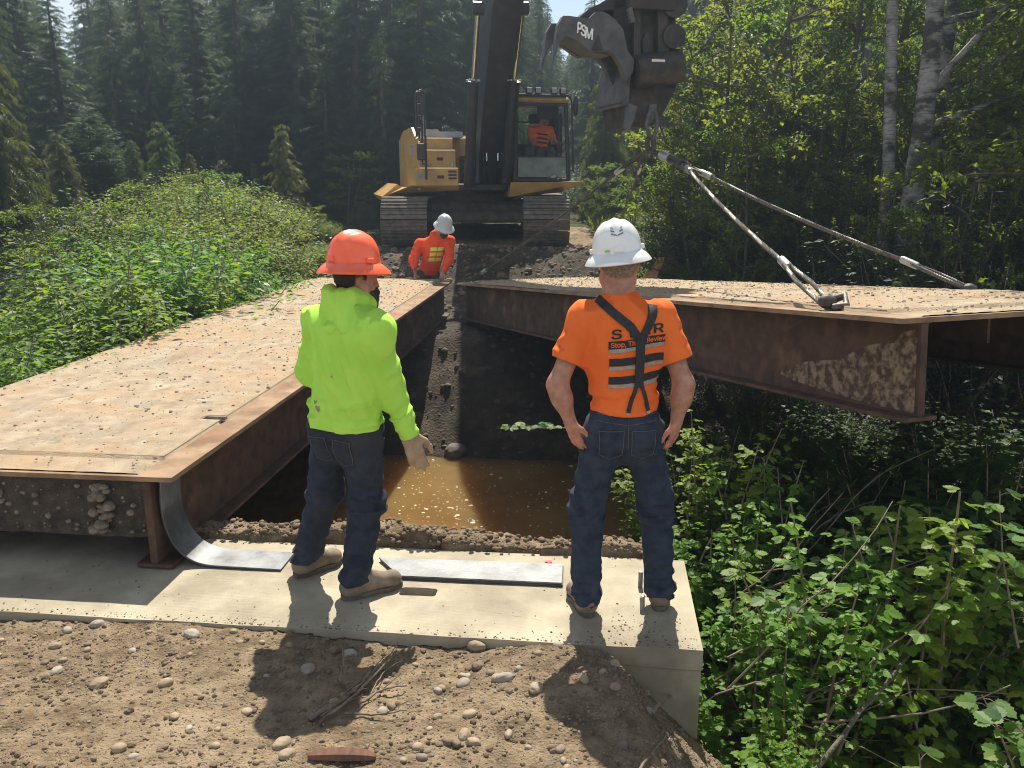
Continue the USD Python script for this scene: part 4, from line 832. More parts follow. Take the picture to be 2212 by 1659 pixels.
def person_lime():
    """Worker in a lime hoodie, seen from behind, turned to the right."""
    t = thing('person', 'person in a lime green hoodie, orange hard hat and gloves standing on the concrete', 'person')
    yaw = math.radians(28); A = frame(yaw); X, Y, Z = A[:, 0], A[:, 1], A[:, 2]
    hip = px(748, 935, 4.06); hip[2] = .90; chest = px(752, 760, 4.02); chest[2] = 1.28; neck = px(752, 640, 4.03); neck[2] = 1.50
    headc = px(768, 588, 4.05); headc[2] = 1.635; HA = frame(math.radians(60), math.radians(-6))
    hL, hR = hip - X * .095, hip + X * .095
    h1, t1 = pz(636, 1248, 0.0), pz(738, 1212, 0.0); h2, t2 = pz(738, 1296, 0.0), pz(868, 1262, 0.0)
    h1[2] = t1[2] = h2[2] = t2[2] = 0.002
    aL, aR = h1 + norm(t1 - h1) * .07 + (0, 0, .11), h2 + norm(t2 - h2) * .07 + (0, 0, .11)
    fw = norm(norm(t2 - h2) + Y); kL = (hL + aL) / 2 + fw * .045 + (0, 0, -.02); kR = (hR + aR) / 2 + fw * .06 + (0, 0, -.02)
    shR = chest + X * .185 + Z * .155 - Y * .01; shL = chest - X * .185 + Z * .155 + Y * .0
    elR = px(838, 838, 3.99); elR[2] = 1.13; wrR = px(884, 948, 3.98); wrR[2] = .875
    elL = shL - X * .07 - Z * .28 + Y * .02; wrL = elL + Y * .22 - Z * .06 + X * .16
    lo, hi = np.array([-1.35, 3.62, -.02]), np.array([-.25, 4.55, 1.80])
    b = Field(lo, hi, .009)
    head_sdf(b, headc, HA, 1.0, neck, 1.05)
    b.cone(hip, chest, .14, .15, .05, side=Y, flat=.8); b.cone(chest, neck, .12, .06, .06)
    for p, q, r_, ra, rb, rc in ((shR, elR, wrR, .052, .040, .029), (shL, elL, wrL, .052, .040, .029)):
        b.cone(chest + Z * .12, p, .06, .05, .04); b.cone(p, q, ra, rb, .02); b.cone(q, r_, rb, rc, .02)
    for p, q, r_ in ((hL, kL, aL), (hR, kR, aR)):
        b.cone(p, q, .075, .055, .03); b.cone(q, r_, .052, .038, .02); b.cone(r_, r_ + norm(t2 - h2) * .07 - (0, 0, .07), .034, .02, .02)
    hand_cones(b, wrR, norm(wrR - elR + (0, 0, -.12)), -X * .5 + Y * .8, .92, .45, .08, -1); hand_cones(b, wrL, norm(X + Y * .2), -Z, .92, .5)
    obj('body', b.mesh(), m_skin, t, smooth=True)
    # trousers
    f = Field(lo, hi, .0085); sd = Y
    def hipw(P, t_, q): return .006 * ridge(P, 9, 5, (1, 1, 1.6), 2)
    f.cone(hip + Z * .03, hip - Z * .05, .165, .158, .05, side=Y, flat=.82, wr=hipw)
    for i, (p, q, r_) in enumerate(((hL, kL, aL), (hR, kR, aR))):
        f.cone(p - Z * .04, q, .108, .086, .05, wr=leg_folds(3 + i)); f.cone(q, r_ - Z * .045 , .087, .074, .05, wr=leg_folds(7 + i))
        f.ell(p - Y * .055 - Z * .02, (.085, .075, .095), A, .05)
    f.plane(hip + Z * .085, Z)
    for r_, i in ((aL, 0), (aR, 1)): f.plane(r_ - Z * .030, -Z, r_ - (.13, .13, .2), r_ + (.13, .13, .03))
    jm = f.mesh(); obj('jeans', jm, m_jeans2, t, smooth=True)
    put = drape(jm, -Y); s0 = put.s0(hip); zt = hip[2]
    pk = [(s0 - .130, zt - .045), (s0 - .022, zt - .038), (s0 - .012, zt - .165), (s0 - .066, zt - .190), (s0 - .118, zt - .170)]
    def mir(pp): return [(2 * s0 - a_, b_) for a_, b_ in pp]
    for q in (pk, mir(pk)):
        obj('back_pocket', patch(put, Polygon(q), .002, .02), m_jeans2, t); ring = Polygon(q).buffer(-.003).exterior.buffer(.0012); obj('pocket_stitching', patch(put, ring, .0042, .02), m_stitch, t)
    # hoodie
    f = Field(lo, hi, .0075)
    def tw(P, t_, q):
        s_ = P @ X; z = P[..., 2]
        n = ridge(np.stack([s_ * 12 + 3.0 * z, P @ Y * 5, z * 2.6 + 2.5 * s_], -1), 1.0, 4, o=2)
        lowb = np.exp(-((z - hip[2] - .10) / .08) ** 2); return .017 * n - .004 * np.exp(-((z - hip[2] - .062) / .009) ** 2) + .010 * lowb * ridge(np.stack([s_ * 5, P @ Y * 4, z * 15], -1), 1.0, 9, o=2)
    f.cone(hip - Z * .10, chest - Z * .02, .205, .192, .06, side=Y, flat=.78, wr=tw)
    f.cone(chest - Z * .02, chest + Z * .09, .192, .165, .06, side=Y, flat=.74, wr=tw)
    f.cone(chest + Z * .10, neck + Z * .01, .125, .075, .07)
    for i, (p, q, r_) in enumerate(((shR, elR, wrR), (shL, elL, wrL))):
        f.cone(chest + Z * .09 + X * (.04 if i == 0 else -.04), p - Z * .02, .10, .072, .10, wr=tw)
        f.cone(p - Z * .025, q, .072, .072, .06, wr=rings(.010, 2.4, 2 + i)); f.cone(q, r_, .077, .047, .03, wr=rings(.010, 3.4, 5 + i)); f.cone(q + (r_ - q) * .88, r_ + (r_ - q) * .02, .044, .040, .01)
        f.plane(r_ + norm(r_ - q) * .022, r_ - q, r_ - .1, r_ + .1)
    # hood lying on the back, and stand-up collar
    f.cone(neck + Y * .07 - X * .06, neck + Y * .07 + X * .06, .04, .04, .04)
    f.ell(neck + Z * .12, (.072, .066, .085), A, .015, 'cut')
    f.plane(hip + Z * .0, -Z, (lo[0], lo[1], hip[2] - .6), (hip[0] + .25, hi[1], hip[2] + .03))
    for p, q, sg in ((shR, elR, 1), (shL, elL, -1)):
        dq = norm(norm(q - p) * .35 + X * sg * .9); a1 = norm(np.cross(dq, Y)); a2_ = np.cross(dq, a1); cc = p - X * sg * .012 - Z * .035
        rg_ = []
        for a_ in np.linspace(0, 2 * math.pi, 25):
            v_ = a1 * math.cos(a_) + a2_ * math.sin(a_); rr_ = np.linspace(.05, .16, 40); ii = np.round((cc + v_ * rr_[:, None] - f.lo) / f.h).astype(int); ii = np.clip(ii, 0, f.n - 1); fv = f.F[tuple(ii.T)]; k_ = int(np.argmax(fv > 0)); rg_.append(cc + v_ * (rr_[k_] + .004))
        for a_ in range(24):
            if np.linalg.norm(rg_[a_] - rg_[a_ + 1]) < .05: f.cone(rg_[a_], rg_[a_ + 1], .009, .009, .008, 'cut', pad=.02)
    hm = f.mesh(); hoodie = obj('hoodie', hm, m_lime, t, smooth=True)
    f = Field(neck - .30, neck + .25, .006)
    ring_ = [neck + X * (.092 * math.cos(a_)) + Y * (.085 * math.sin(a_) + .0) + Z * (.055 - .02 * math.sin(a_)) for a_ in np.linspace(0, 2 * math.pi, 11)]
    for a_ in range(10): f.cone(ring_[a_], ring_[a_ + 1], .030, .030, .02, wr=tw)
    for a_ in (-.8, 0, .8): f.cone(neck - Y * .07 + X * .03 * a_ + Z * .05, neck - Y * (.120 - .015 * abs(a_)) + X * .075 * a_ - Z * (.10 - .03 * abs(a_)), .045, .048, .008, wr=tw)
    f.cone(neck - X * .13 - Y * .045 - Z * .035, neck - Y * .130 - Z * .085, .030, .036, .008); f.cone(neck + X * .13 - Y * .045 - Z * .035, neck - Y * .130 - Z * .085, .030, .036, .008)
    f.cone(neck + Y * .07 - X * .06, neck + Y * .07 + X * .06, .04, .04, .04)
    f.ell(neck + Z * .12, (.074, .068, .085), A, .015, 'cut'); f.ell(neck - Z * .06 + Y * .0, (.105, .075, .10), A, .01, 'cut')
    obj('hood', f.mesh(), m_lime, hoodie, smooth=True)
    put = drape(hm, -Y); s0 = put.s0(chest)
    rg = np.random.default_rng(4)
    for (ds, dz, rad, sd_) in ((-.10, -.27, .018, 2), (-.13, -.24, .012, 5), (.02, -.09, .006, 6)):
        obj('dirt_stain', patch(put, splat(s0 + ds, chest[2] + dz, rad, 12, sd_), .0022, .02), m_glove, t, label='brown dirt smudge on the hoodie')
    # glove on the right hand
    f = Field(wrR - .25, wrR + .25, .0055); dh = norm(wrR - elR + (0, 0, -.12))
    f.cone(wrR - dh * .035, wrR + dh * .02, .046, .040, .02, wr=rings(.004, 4, 2)); hand_cones(f, wrR, dh, -X * .5 + Y * .8, 1.26, .45, .05, -1, .008); f.plane(wrR - dh * .035, -dh, wrR - .1, wrR + .1)
    obj('work_glove', f.mesh(), m_glove, t, smooth=True)
    f = Field(wrL - .25, wrL + .25, .007); hand_cones(f, wrL, norm(X + Y * .2), -Z, 1.15, .5, .05, 1, .008); obj('work_glove', f.mesh(), m_glove, t, smooth=True)
    # hair and beard
    f = Field(headc - .2, headc + .2, .006); HX, HY, HZ = HA.T
    f.ell(headc + HZ * .02 - HY * .014, (.0815, .099, .094), HA, .01, wr=lambda P, t_, q: .003 * ridge(P, 60, 2, o=2)); f.plane(headc + HY * .035 + HZ * .0, HY + HZ * .25); f.plane(headc - HZ * .075, -HZ)
    for s_ in (-1, 1): f.ell(headc + HX * s_ * .088 - HY * .010 - HZ * .004, (.03, .026, .038), HA, .0, 'cut')
    obj('hair', f.mesh(), m_hair_d, t, smooth=True)
    f = Field(headc - .25, headc + .2, .006)
    f.cone(headc + HY * .06 - HZ * .075, headc + HY * .085 - HZ * .15, .064, .036, .03, wr=lambda P, t_, q: .005 * ridge(P, 45, 3, o=2)); f.cone(headc + HX * .07 + HY * .012 - HZ * .045, headc + HX * .03 + HY * .07 - HZ * .085, .016, .03, .02); f.cone(headc - HX * .07 + HY * .012 - HZ * .045, headc - HX * .03 + HY * .07 - HZ * .085, .016, .03, .02)
    f.ell(headc + HY * .10 - HZ * .045, (.03, .02, .02), HA, .0, 'cut')
    obj('beard', f.mesh(), m_hair_d, t, smooth=True)
    hard_hat(t, px(764, 572, 4.03) * (1, 1, 0) + (0, 0, headc[2] + .075), frame(math.radians(40), math.radians(-5), math.radians(-2)), m_hatO, 1.04, label='orange full-brim hard hat')
    boot(t, h1, t1); boot(t, h2, t2)
    return t
person_lime()

def person_orange():
    """Worker in an orange T-shirt with crossed braces, seen squarely from behind, hands at the hips."""
    t = thing('person', 'person in an orange T-shirt with black braces and white hard hat, seen from behind', 'person')
    yaw = math.radians(-3); A = frame(yaw); X, Y, Z = A[:, 0], A[:, 1], A[:, 2]
    y0 = 3.86
    hip = px(1345, 930, y0); hip[2] = .965; chest = px(1343, 745, y0 + .02); chest[2] = 1.335; neck = px(1338, 625, y0 + .03); neck[2] = 1.575
    headc = px(1336, 585, y0 + .06); headc[2] = 1.705; HA = frame(math.radians(-4), math.radians(-4))
    hL, hR = hip - X * .09, hip + X * .09
    h1 = pz(1275, 1336, 0.0); t1 = h1 + np.array([-.07, .265, 0]); h2 = pz(1424, 1322, 0.); t2 = h2 + np.array([.05, .27, 0])
    h1[2] = t1[2] = h2[2] = t2[2] = .002
    aL, aR = h1 + norm(t1 - h1) * .07 + (0, 0, .11), h2 + norm(t2 - h2) * .07 + (0, 0, .11)
    kL = (hL + aL) / 2 + Y * .03 - X * .035; kR = (hR + aR) / 2 + Y * .03 + X * .03
    shL = chest - X * .178 + Z * .15; shR = chest + X * .178 + Z * .15
    elL = px(1204, 818, y0 - .05); elL[2] = 1.165; elR = px(1478, 818, y0 - .04); elR[2] = 1.165
    wrL = px(1232, 896, y0 - .05); wrL[2] = .985; wrR = px(1462, 895, y0 - .05); wrR[2] = .985
    lo, hi = np.array([-.05, 3.5, -.02]), np.array([1.10, 4.35, 1.86])
    b = Field(lo, hi, .0075)
    head_sdf(b, headc, HA, 1.0, neck - Z * .01, 1.0)
    b.cone(hip, chest, .13, .14, .05, side=Y, flat=.8); b.cone(chest, neck, .11, .062, .06)
    for p, q, r_, s_ in ((shL, elL, wrL, -1), (shR, elR, wrR, 1)):
        b.cone(chest + Z * .12, p, .06, .055, .04); b.cone(p, q, .055, .045, .03); b.cone(q, q + (r_ - q) * .35, .044, .0445, .04); b.cone(q + (r_ - q) * .35, r_, .0445, .029, .04)
    for p, q, r_ in ((hL, kL, aL), (hR, kR, aR)):
        b.cone(p, q, .075, .055, .03); b.cone(q, r_, .052, .038, .02); b.cone(r_, r_ + Y * .07 - (0, 0, .07), .034, .02, .02)
    hand_cones(b, wrL, norm(X * .30 + Y * .0 - Z * .95), norm(X * .75 + Y * .65), .97, .35, .10, -1)
    hand_cones(b, wrR, norm(-X * .12 - Z * .98 + Y * .05), norm(-X * .75 + Y * .65), .97, .55, .06, 1)
    obj('body', b.mesh(), m_skin, t, smooth=True)
    # jeans
    f = Field(lo, hi, .008)
    def hipw(P, t_, q): return .004 * ridge(P, 9, 5, (1, 1, 1.6), 2)
    f.cone(hip + Z * .06, hip - Z * .05, .150, .155, .05, side=Y, flat=.80, wr=hipw)
    for i, (p, q, r_) in enumerate(((hL, kL, aL), (hR, kR, aR))):
        f.cone(p - Z * .04, q, .104, .080, .04, wr=leg_folds(13 + i)); f.cone(q, r_ - Z * .03, .081, .070, .05, wr=leg_folds(17 + i))
        f.ell(p - Y * .05 - Z * .02, (.08, .07, .095), A, .05)
    f.plane(hip + Z * .115, Z)
    for r_ in (aL, aR): f.plane(r_ - Z * .040, -Z + Y * .2, r_ - (.13, .13, .2), r_ + (.13, .13, .04))
    jm = f.mesh(); obj('jeans', jm, m_jeans, t, smooth=True)
    put = drape(jm, -Y); s0 = put.s0(hip); zt = hip[2]
    def pocket(cx, w, ztop, h): return [(cx - w / 2, ztop), (cx + w / 2, ztop), (cx + w * .47, ztop - h * .82), (cx, ztop - h), (cx - w * .47, ztop - h * .82)]
    for cx in (-.075, .078):
        pp = Polygon(pocket(s0 + cx, .125, zt - .0, .155)); obj('back_pocket', patch(put, pp, .002, .02), m_jeans, t); obj('pocket_stitching', patch(put, pp.buffer(-.004).exterior.buffer(.0013), .0042, .02), m_stitch, t)
    band = [(s0 - .145, zt + .072), (s0 + .145, zt + .072), (s0 + .145, zt + .074), (s0 - .145, zt + .074)]
    obj('waistband_stitching', patch(put, sbox(s0 - .14, zt + .070, s0 + .14, zt + .0725), .002, .02), m_stitch, t); obj('yoke_stitching', patch(put, Polygon([(s0 - .14, zt + .042), (s0, zt + .022), (s0 + .14, zt + .042), (s0 + .14, zt + .0445), (s0, zt + .0245), (s0 - .14, zt + .0445)]), .002, .02), m_stitch, t)
    for cx in (-.075, .004, .088): obj('belt_loop', patch(put, sbox(s0 + cx - .006, zt + .034, s0 + cx + .006, zt + .068), .004, .02), m_jeans, t)
    obj('centre_seam', patch(put, sbox(s0 + .003, zt - .09, s0 + .0055, zt + .066), .003, .02), m_stitch, t)
    # T-shirt
    f = Field(lo, hi, .007)
    def tw(P, t_, q):
        s_ = P @ X; z = P[..., 2]
        n = ridge(np.stack([s_ * 11 + 2.5 * np.abs(s_ - chest @ X) * 0, P @ Y * 5, z * 2.2 - .8 * s_], -1), 1.0, 14, o=2)
        lowb = np.exp(-((z - hip[2] - .13) / .06) ** 2); hi_ = np.exp(-((z - chest[2] - .08) / .16) ** 2)
        return .009 * n * (.4 + hi_) + .012 * lowb * ridge(np.stack([s_ * 5, P @ Y * 4, z * 22 + 3 * s_], -1), 1.0, 19, o=2)
    for i, (p, q) in enumerate(((shL, elL), (shR, elR))):
        sg = -1 if i == 0 else 1; e = p + (q - p) * .66
        f.cone(p - Z * .012, e + norm(q - p) * .06, .076, .082, .03, wr=rings(.006, 3, 12 + i)); dq = norm(q - p)
        f.sleeve_cut(e, dq, .14); f.cone(e - dq * .04, e + dq * .05, .064, .070, 0, 'cut')
    f.cone(hip + Z * .13, chest - Z * .03, .148, .172, .06, side=Y, flat=.80, wr=tw); f.cone(chest - Z * .03, chest + Z * .10, .172, .158, .06, side=Y, flat=.72, wr=tw)
    f.cone(hip + Z * .02, hip + Z * .14, .155, .155, .03, side=Y, flat=.82, wr=tw)
    for sg, p in ((-1, shL), (1, shR)): f.cone(chest + Z * .09 + X * sg * .04, p - Z * .015, .10, .074, .05, wr=tw)
    f.cone(chest + Z * .11, neck - Z * .01, .115, .070, .06)
    f.ell(neck + Z * .075, (.062, .068, .07), A, .012, 'cut')
    f.plane(hip + Z * .062, -Z - X * .03, (hip[0] - .2, lo[1], hip[2] - .1), (hip[0] + .2, hi[1], hip[2] + .12))
    sm = f.mesh(); obj('t_shirt', sm, m_orange, t, smooth=True)
    put = drape(sm, -Y); s0 = put.s0(chest); cz = chest[2]; W = 1.0
    sx0, sx1 = s0 - .080, s0 + .178       # printed field
    def bar(zl, zr, hh, m, nm, e=0): obj(nm, patch(put, Polygon([(sx0 - e, cz + zl - hh), (sx1 + e, cz + zr - hh), (sx1 + e, cz + zr + hh), (sx0 - e, cz + zl + hh)]), .0025), m, t)
    bar(.031, .060, .0175, m_print, 'printed_bar', .005); bar(-.048, -.026, .0175, m_print, 'printed_bar'); bar(-.135, -.112, .0175, m_print, 'printed_bar')
    bar(.004, .032, .0085, m_reflect, 'reflective_bar'); bar(-.077, -.055, .0085, m_reflect, 'reflective_bar'); bar(-.163, -.140, .0085, m_reflect, 'reflective_bar')
    def word(txt, h, s_, z_, slope, m, name, sx=1.0, off=.0032):
        mm = meshkit.text_mesh(txt, h, .001, True).subdivide_to_size(.02); v = mm.vertices
        mm.vertices = put(s_ + v[:, 0] * sx, z_ + v[:, 1] + slope * v[:, 0] * sx, off + v[:, 2]); return obj(name, mm, m, t)
    for k, ch_ in enumerate('STAR'): word(ch_, .042, sx0 + .002 + .066 * k, cz + .060 + .0075 * k, .11, m_print, 'shirt_lettering', 1.45)
    word('Stop, Think, Review', .021, sx0 + .004, cz + .022, .112, m_orange, 'shirt_lettering', 1.0, .0045)
    # braces
    obj('brace_strap', ribbon(put, [(s0 - .128, cz + .238), (s0 - .07, cz + .185), (s0 + .015, cz + .118), (s0 + .060, cz + .05)], .040, .006), m_black, t)
    obj('brace_strap', ribbon(put, [(s0 + .128, cz + .210), (s0 + .122, cz + .165), (s0 + .095, cz + .11), (s0 + .066, cz + .055)], .040, .006), m_black, t)
    obj('brace_strap', ribbon(put, [(s0 + .062, cz + .09), (s0 + .062, cz - .05), (s0 + .060, cz - .165)], .044, .009), m_black, t)
    put2 = lambda a_, b_, o_: np.where(np.asarray(b_)[:, None] > hip[2] + .075, put(a_, b_, o_), put_j(a_, b_, o_ + .002))
    put_j = drape(jm, -Y)
    obj('brace_strap', ribbon(put2, [(s0 + .052, cz - .15), (s0 + .028, cz - .215), (s0 + .012, hip[2] + .086)], .018, .007), m_black, t)
    obj('brace_strap', ribbon(put2, [(s0 + .072, cz - .15), (s0 + .094, cz - .215), (s0 + .112, hip[2] + .088)], .018, .007), m_black, t)
    for ds in (.012, .112):
        c = put_j(np.array([s0 + ds]), np.array([hip[2] + .084]), .010)[0]; obj('brace_button', cyl(c + Y * .004, c - Y * .006, .009, 12), m_metal, t)
    # hair
    f = Field(headc - .2, headc + .2, .006); HX, HY, HZ = HA.T
    f.ell(headc + HZ * .015 - HY * .013, (.0805, .098, .092), HA, .01, wr=lambda P, t_, q: .003 * ridge(P, 60, 2, o=2)); f.plane(headc + HY * .02, HY + HZ * .2); f.plane(headc - HZ * .058, -HZ)
    for s_ in (-1, 1): f.ell(headc + HX * s_ * .088 - HY * .010 - HZ * .004, (.03, .028, .04), HA, .0, 'cut')
    obj('hair', f.mesh(), m_hair_g, t, smooth=True)
    f = Field(headc - .2, headc + .2, .006)
    f.cone(headc + HX * .072 + HY * .02 - HZ * .03, headc + HX * .035 + HY * .075 - HZ * .09, .014, .03, .02); f.cone(headc - HX * .072 + HY * .02 - HZ * .03, headc - HX * .035 + HY * .075 - HZ * .09, .014, .03, .02); f.cone(headc + HY * .085 - HZ * .085, headc + HY * .08 - HZ * .10, .032, .03, .02)
    f.ell(headc + HY * .112 - HZ * .052, (.03, .022, .022), HA, .0, 'cut'); obj('beard', f.mesh(), m_hair_g, t, smooth=True)
    hard_hat(t, px(1333, 560, y0 + .05) * (1, 1, 0) + (0, 0, headc[2] + .068), frame(math.radians(3), math.radians(-2), math.radians(-7)), m_hatW, 1.03, vents=True, label='white full-brim hard hat')
    boot(t, h1, t1, lace=False); boot(t, h2, t2, lace=False)
    return t
person_orange()

def plain_person(name_label, J, A, HA, m_top, m_leg, h=.013, long_sleeve=True, hood=False, face_hair=None, flat=.8, gloves=None, belly=.155):
    """A whole dressed figure from joints J (hip, chest, neck, head, shL, shR, elL.. wrR, knL.. anR)."""
    t = thing('person', name_label, 'person'); X, Y, Z = A[:, 0], A[:, 1], A[:, 2]; P_ = np.array([J[k] for k in J]); lo, hi = P_.min(0) - .32, P_.max(0) + .32
    hip, ch, nk, hd = (np.array(J[k], float) for k in ('hip', 'chest', 'neck', 'head')); S_ = []
    for s_, sg in (('L', -1), ('R', 1)): S_.append([np.array(J[k + s_], float) for k in ('sh', 'el', 'wr', 'kn', 'an')] + [sg, hip + X * sg * .09])
    b = Field(lo, hi, h); head_sdf(b, hd, HA, 1.0, nk)
    b.cone(hip, ch, .12, .13, .05, side=Y, flat=.8); b.cone(ch, nk, .10, .06, .06)
    for p, q, r_, kn, an, sg, hp in S_:
        b.cone(ch + (nk - ch) * .4, p, .06, .05, .04); b.cone(p, q, .052, .042, .02); b.cone(q, r_, .042, .029, .02); hand_cones(b, r_, norm(r_ - q + Y * .1), norm(Y - X * sg * .4), 1.0, .55, .06, -sg)
        b.cone(hp, kn, .072, .052, .03); b.cone(kn, an, .05, .036, .02)
    obj('body', b.mesh(), m_skin, t, smooth=True)
    f = Field(lo, hi, h); f.cone(hip + (ch - hip) * .15, hip, .15, .152, .05, side=Y, flat=flat)
    for i, (p, q, r_, kn, an, sg, hp) in enumerate(S_): f.cone(hp, kn, .10, .078, .04, wr=leg_folds(31 + i)); f.cone(kn, an, .078, .066, .04, wr=leg_folds(35 + i))
    obj('trousers', f.mesh(), m_leg, t, smooth=True)
    f = Field(lo, hi, h)
    def tw(P, t_, q): return .008 * ridge(np.stack([P @ X * 7, P @ Y * 5, P @ Z * 3], -1), 1.0, 4, o=2)
    for i, (p, q, r_, kn, an, sg, hp) in enumerate(S_):
        e = r_ - (r_ - q) * .06 if long_sleeve else p + (q - p) * .7
        f.cone(p, q if long_sleeve else e, .078, .070, .04, wr=rings(.010, 5, i))
        if long_sleeve: f.cone(q, e, .070, .047, .03, wr=rings(.009, 6, 4 + i))
        f.sleeve_cut(e, e - (q if long_sleeve else p), .12)
    f.cone(hip - (ch - hip) * .0, ch, belly, .168, .06, side=Y, flat=flat, wr=tw); f.cone(ch, ch + (nk - ch) * .5, .165, .14, .06, side=Y, flat=.76, wr=tw); f.cone(ch + (nk - ch) * .5, nk, .11, .072, .05)
    for p, q, r_, kn, an, sg, hp in S_: f.cone(ch + (nk - ch) * .35 + X * sg * .03, p, .10, .076, .05, wr=tw)
    if hood:
        f.cone(nk - X * .1 - Z * .0, nk - Y * .08 + Z * .02, .045, .05, .03, wr=tw); f.cone(nk + X * .1, nk - Y * .08 + Z * .02, .045, .05, .03, wr=tw); f.cone(nk - X * .09, nk + Y * .06 - Z * .05, .04, .03, .03); f.cone(nk + X * .09, nk + Y * .06 - Z * .05, .04, .03, .03)
    f.ell(nk + Z * .10, (.068, .07, .085), A, .015, 'cut')
    top = f.mesh(); obj('hoodie' if hood else 't_shirt', top, m_top, t, smooth=True)
    HX, HY, HZ = HA.T
    if face_hair is not None:
        f = Field(hd - .2, hd + .2, .008); f.ell(hd + HZ * .022 - HY * .014, (.081, .099, .094), HA, .01); f.plane(hd + HY * .035 + HZ * .02, HY - HZ * .35)
        obj('hair', f.mesh(), face_hair, t, smooth=True)
        f = Field(hd - .25, hd + .2, .008); f.cone(hd + HY * .07 - HZ * .085, hd + HY * .07 - HZ * .11, .05, .034, .03); f.cone(hd + HX * .07 + HY * .012 - HZ * .04, hd + HX * .03 + HY * .07 - HZ * .09, .014, .026, .02); f.cone(hd - HX * .07 + HY * .012 - HZ * .04, hd - HX * .03 + HY * .07 - HZ * .09, .014, .026, .02)
        f.ell(hd + HY * .112 - HZ * .052, (.03, .022, .016), HA, .0, 'cut'); obj('beard', f.mesh(), face_hair, t, smooth=True)
    return t, top
def person_red():
    y0 = 13.35; A = frame(math.radians(165), math.radians(-32), math.radians(-8)); HA = frame(math.radians(150), math.radians(-30))
    P = lambda u, v, dy=0: px(u, v, y0 + dy)
    J = dict(hip=P(926, 588, .16), chest=P(939, 534, -.08), neck=P(949, 507, -.17), head=P(958, 493, -.28), shR=P(906, 527, -.06), shL=P(971, 521, -.15), elR=P(893, 560, -.14), elL=P(970, 561, -.22), wrR=P(896, 583, -.22), wrL=P(957, 588, -.28))
    gz_ = float(ground_z(np.array([-1.25]), np.array([13.4]))[0])
    hp = J['hip']; J['knR'] = hp + (-.15, -.14, -.36); J['knL'] = hp + (.14, -.08, -.38); J['anR'] = np.array([hp[0] - .17, hp[1] + .10, gz_ + .08]); J['anL'] = np.array([hp[0] + .16, hp[1] + .06, gz_ + .08])
    t, top = plain_person('person in a red-orange hoodie and grey hard hat bending behind the left deck', J, A, HA, m_redor, m_work, .011, True, True, m_hair_d)
    put = drape(top, np.array([.18, -1, 0])); c = J['chest']; s0 = put.s0(c) + .025; z0 = c[2] - .02
    for k in range(3):
        z1 = z0 - .085 * k
        for q in (0, 1):
            a_ = s0 - .105 + .108 * q - .012 * k; obj('reflective_tape', patch(put, Polygon([(a_, z1 - .03), (a_ + .098, z1 - .026), (a_ + .103, z1 + .032), (a_ + .005, z1 + .028)]), .004, .03), m_yel, t)
    hard_hat(t, J['head'] + HA[:, 2] * .075 * .9, HA @ frame(0, .05), m_hatG, 1.06, label='grey full-brim hard hat')
    for an in ('anR', 'anL'):
        h_ = J[an] * (1, 1, 0) + (0, .05, gz_ - .01); boot(t, h_, h_ + np.array([.05, -.26, 0]), lace=False)
person_red()
# ------------------------------------------------------------------ the excavator
m_yellow = mat('yellow_machine_paint', (.44, .245, .06), (.52, .31, .09), scale=4, rough=.45, bump=.1, bscale=40, c=(.22, .16, .09), cscale=2.5, clo=.46, chi=.8)
m_blackp = mat('black_machine_paint', (.012, .012, .013), (.024, .024, .025), scale=5, rough=.45, c=(.06, .055, .045), cscale=3, clo=.55, chi=.85)
m_steel = mat('worn_track_steel', (.09, .075, .06), (.20, .17, .14), scale=10, rough=.55, metal=.5, bump=.2, bscale=60, bdist=.004, c=(.16, .115, .075), cscale=4)
m_mud = mat('muddy_undercarriage', (.045, .036, .027), (.10, .08, .06), scale=8, rough=.95, bump=.5, bscale=40, bdist=.01)
m_chrome = mat('chrome_rod', (.62, .60, .56), (.72, .70, .66), scale=3, rough=.18, metal=1.0)
m_hood = mat('grey_hood_paint', (.30, .32, .36), (.38, .40, .44), scale=5, rough=.35)
m_thumb = mat('worn_grey_steel', (.05, .05, .054), (.105, .105, .107), scale=6, rough=.6, metal=.2, bump=.2, bscale=40, c=(.13, .085, .06), cscale=3, clo=.55, chi=.8)
m_bucket = mat('dark_muddy_steel', (.016, .014, .013), (.042, .036, .032), scale=6, rough=.7, metal=.2, bump=.3, bscale=30, c=(.10, .075, .055), cscale=2.5, clo=.5, chi=.8)
m_white = mat('white_lettering', (.75, .75, .72), (.82, .82, .8), rough=.6)
m_seat = mat('black_seat_fabric', (.015, .015, .017), (.03, .03, .032), rough=.9)
m_lamp = mat('work_lamp_lens', (.28, .29, .30), (.38, .39, .4), rough=.25)
m_glass = usdkit.material(stage, LK + 'cab_glass', {'f': ('fresnel', {'IOR': 1.5}), 't': ('transparent_bsdf', {'color': (.86, .92, .90)}), 'g': ('glossy_bsdf', {'roughness': .02, 'color': (.9, .9, .9)}), 'm': ('mix_closure', {})}, [('f.fac', 'm.fac'), ('t.BSDF', 'm.closure1'), ('g.BSDF', 'm.closure2')], surface='m.closure')
m_glassd = usdkit.material(stage, LK + 'dusty_glass', {'n': ('noise_texture', {'scale': 4.0, 'detail': 4.0}), 'r': ('rgb_ramp', {'ramp': [(.3, (.12, .12, .12)), (.7, (.30, .30, .30))]}), 't': ('transparent_bsdf', {'color': (.7, .78, .75)}), 'd': ('diffuse_bsdf', {'color': (.42, .42, .36)}), 'm': ('mix_closure', {})}, [('n.fac', 'r.fac'), ('r.color', 'm.fac'), ('t.BSDF', 'm.closure1'), ('d.BSDF', 'm.closure2')], surface='m.closure')
EX = np.array([-.71, 18.6, .80]); YAW = math.radians(12.7)
fwd = np.array([math.sin(YAW), -math.cos(YAW), 0]); lft = np.array([math.cos(YAW), math.sin(YAW), 0])
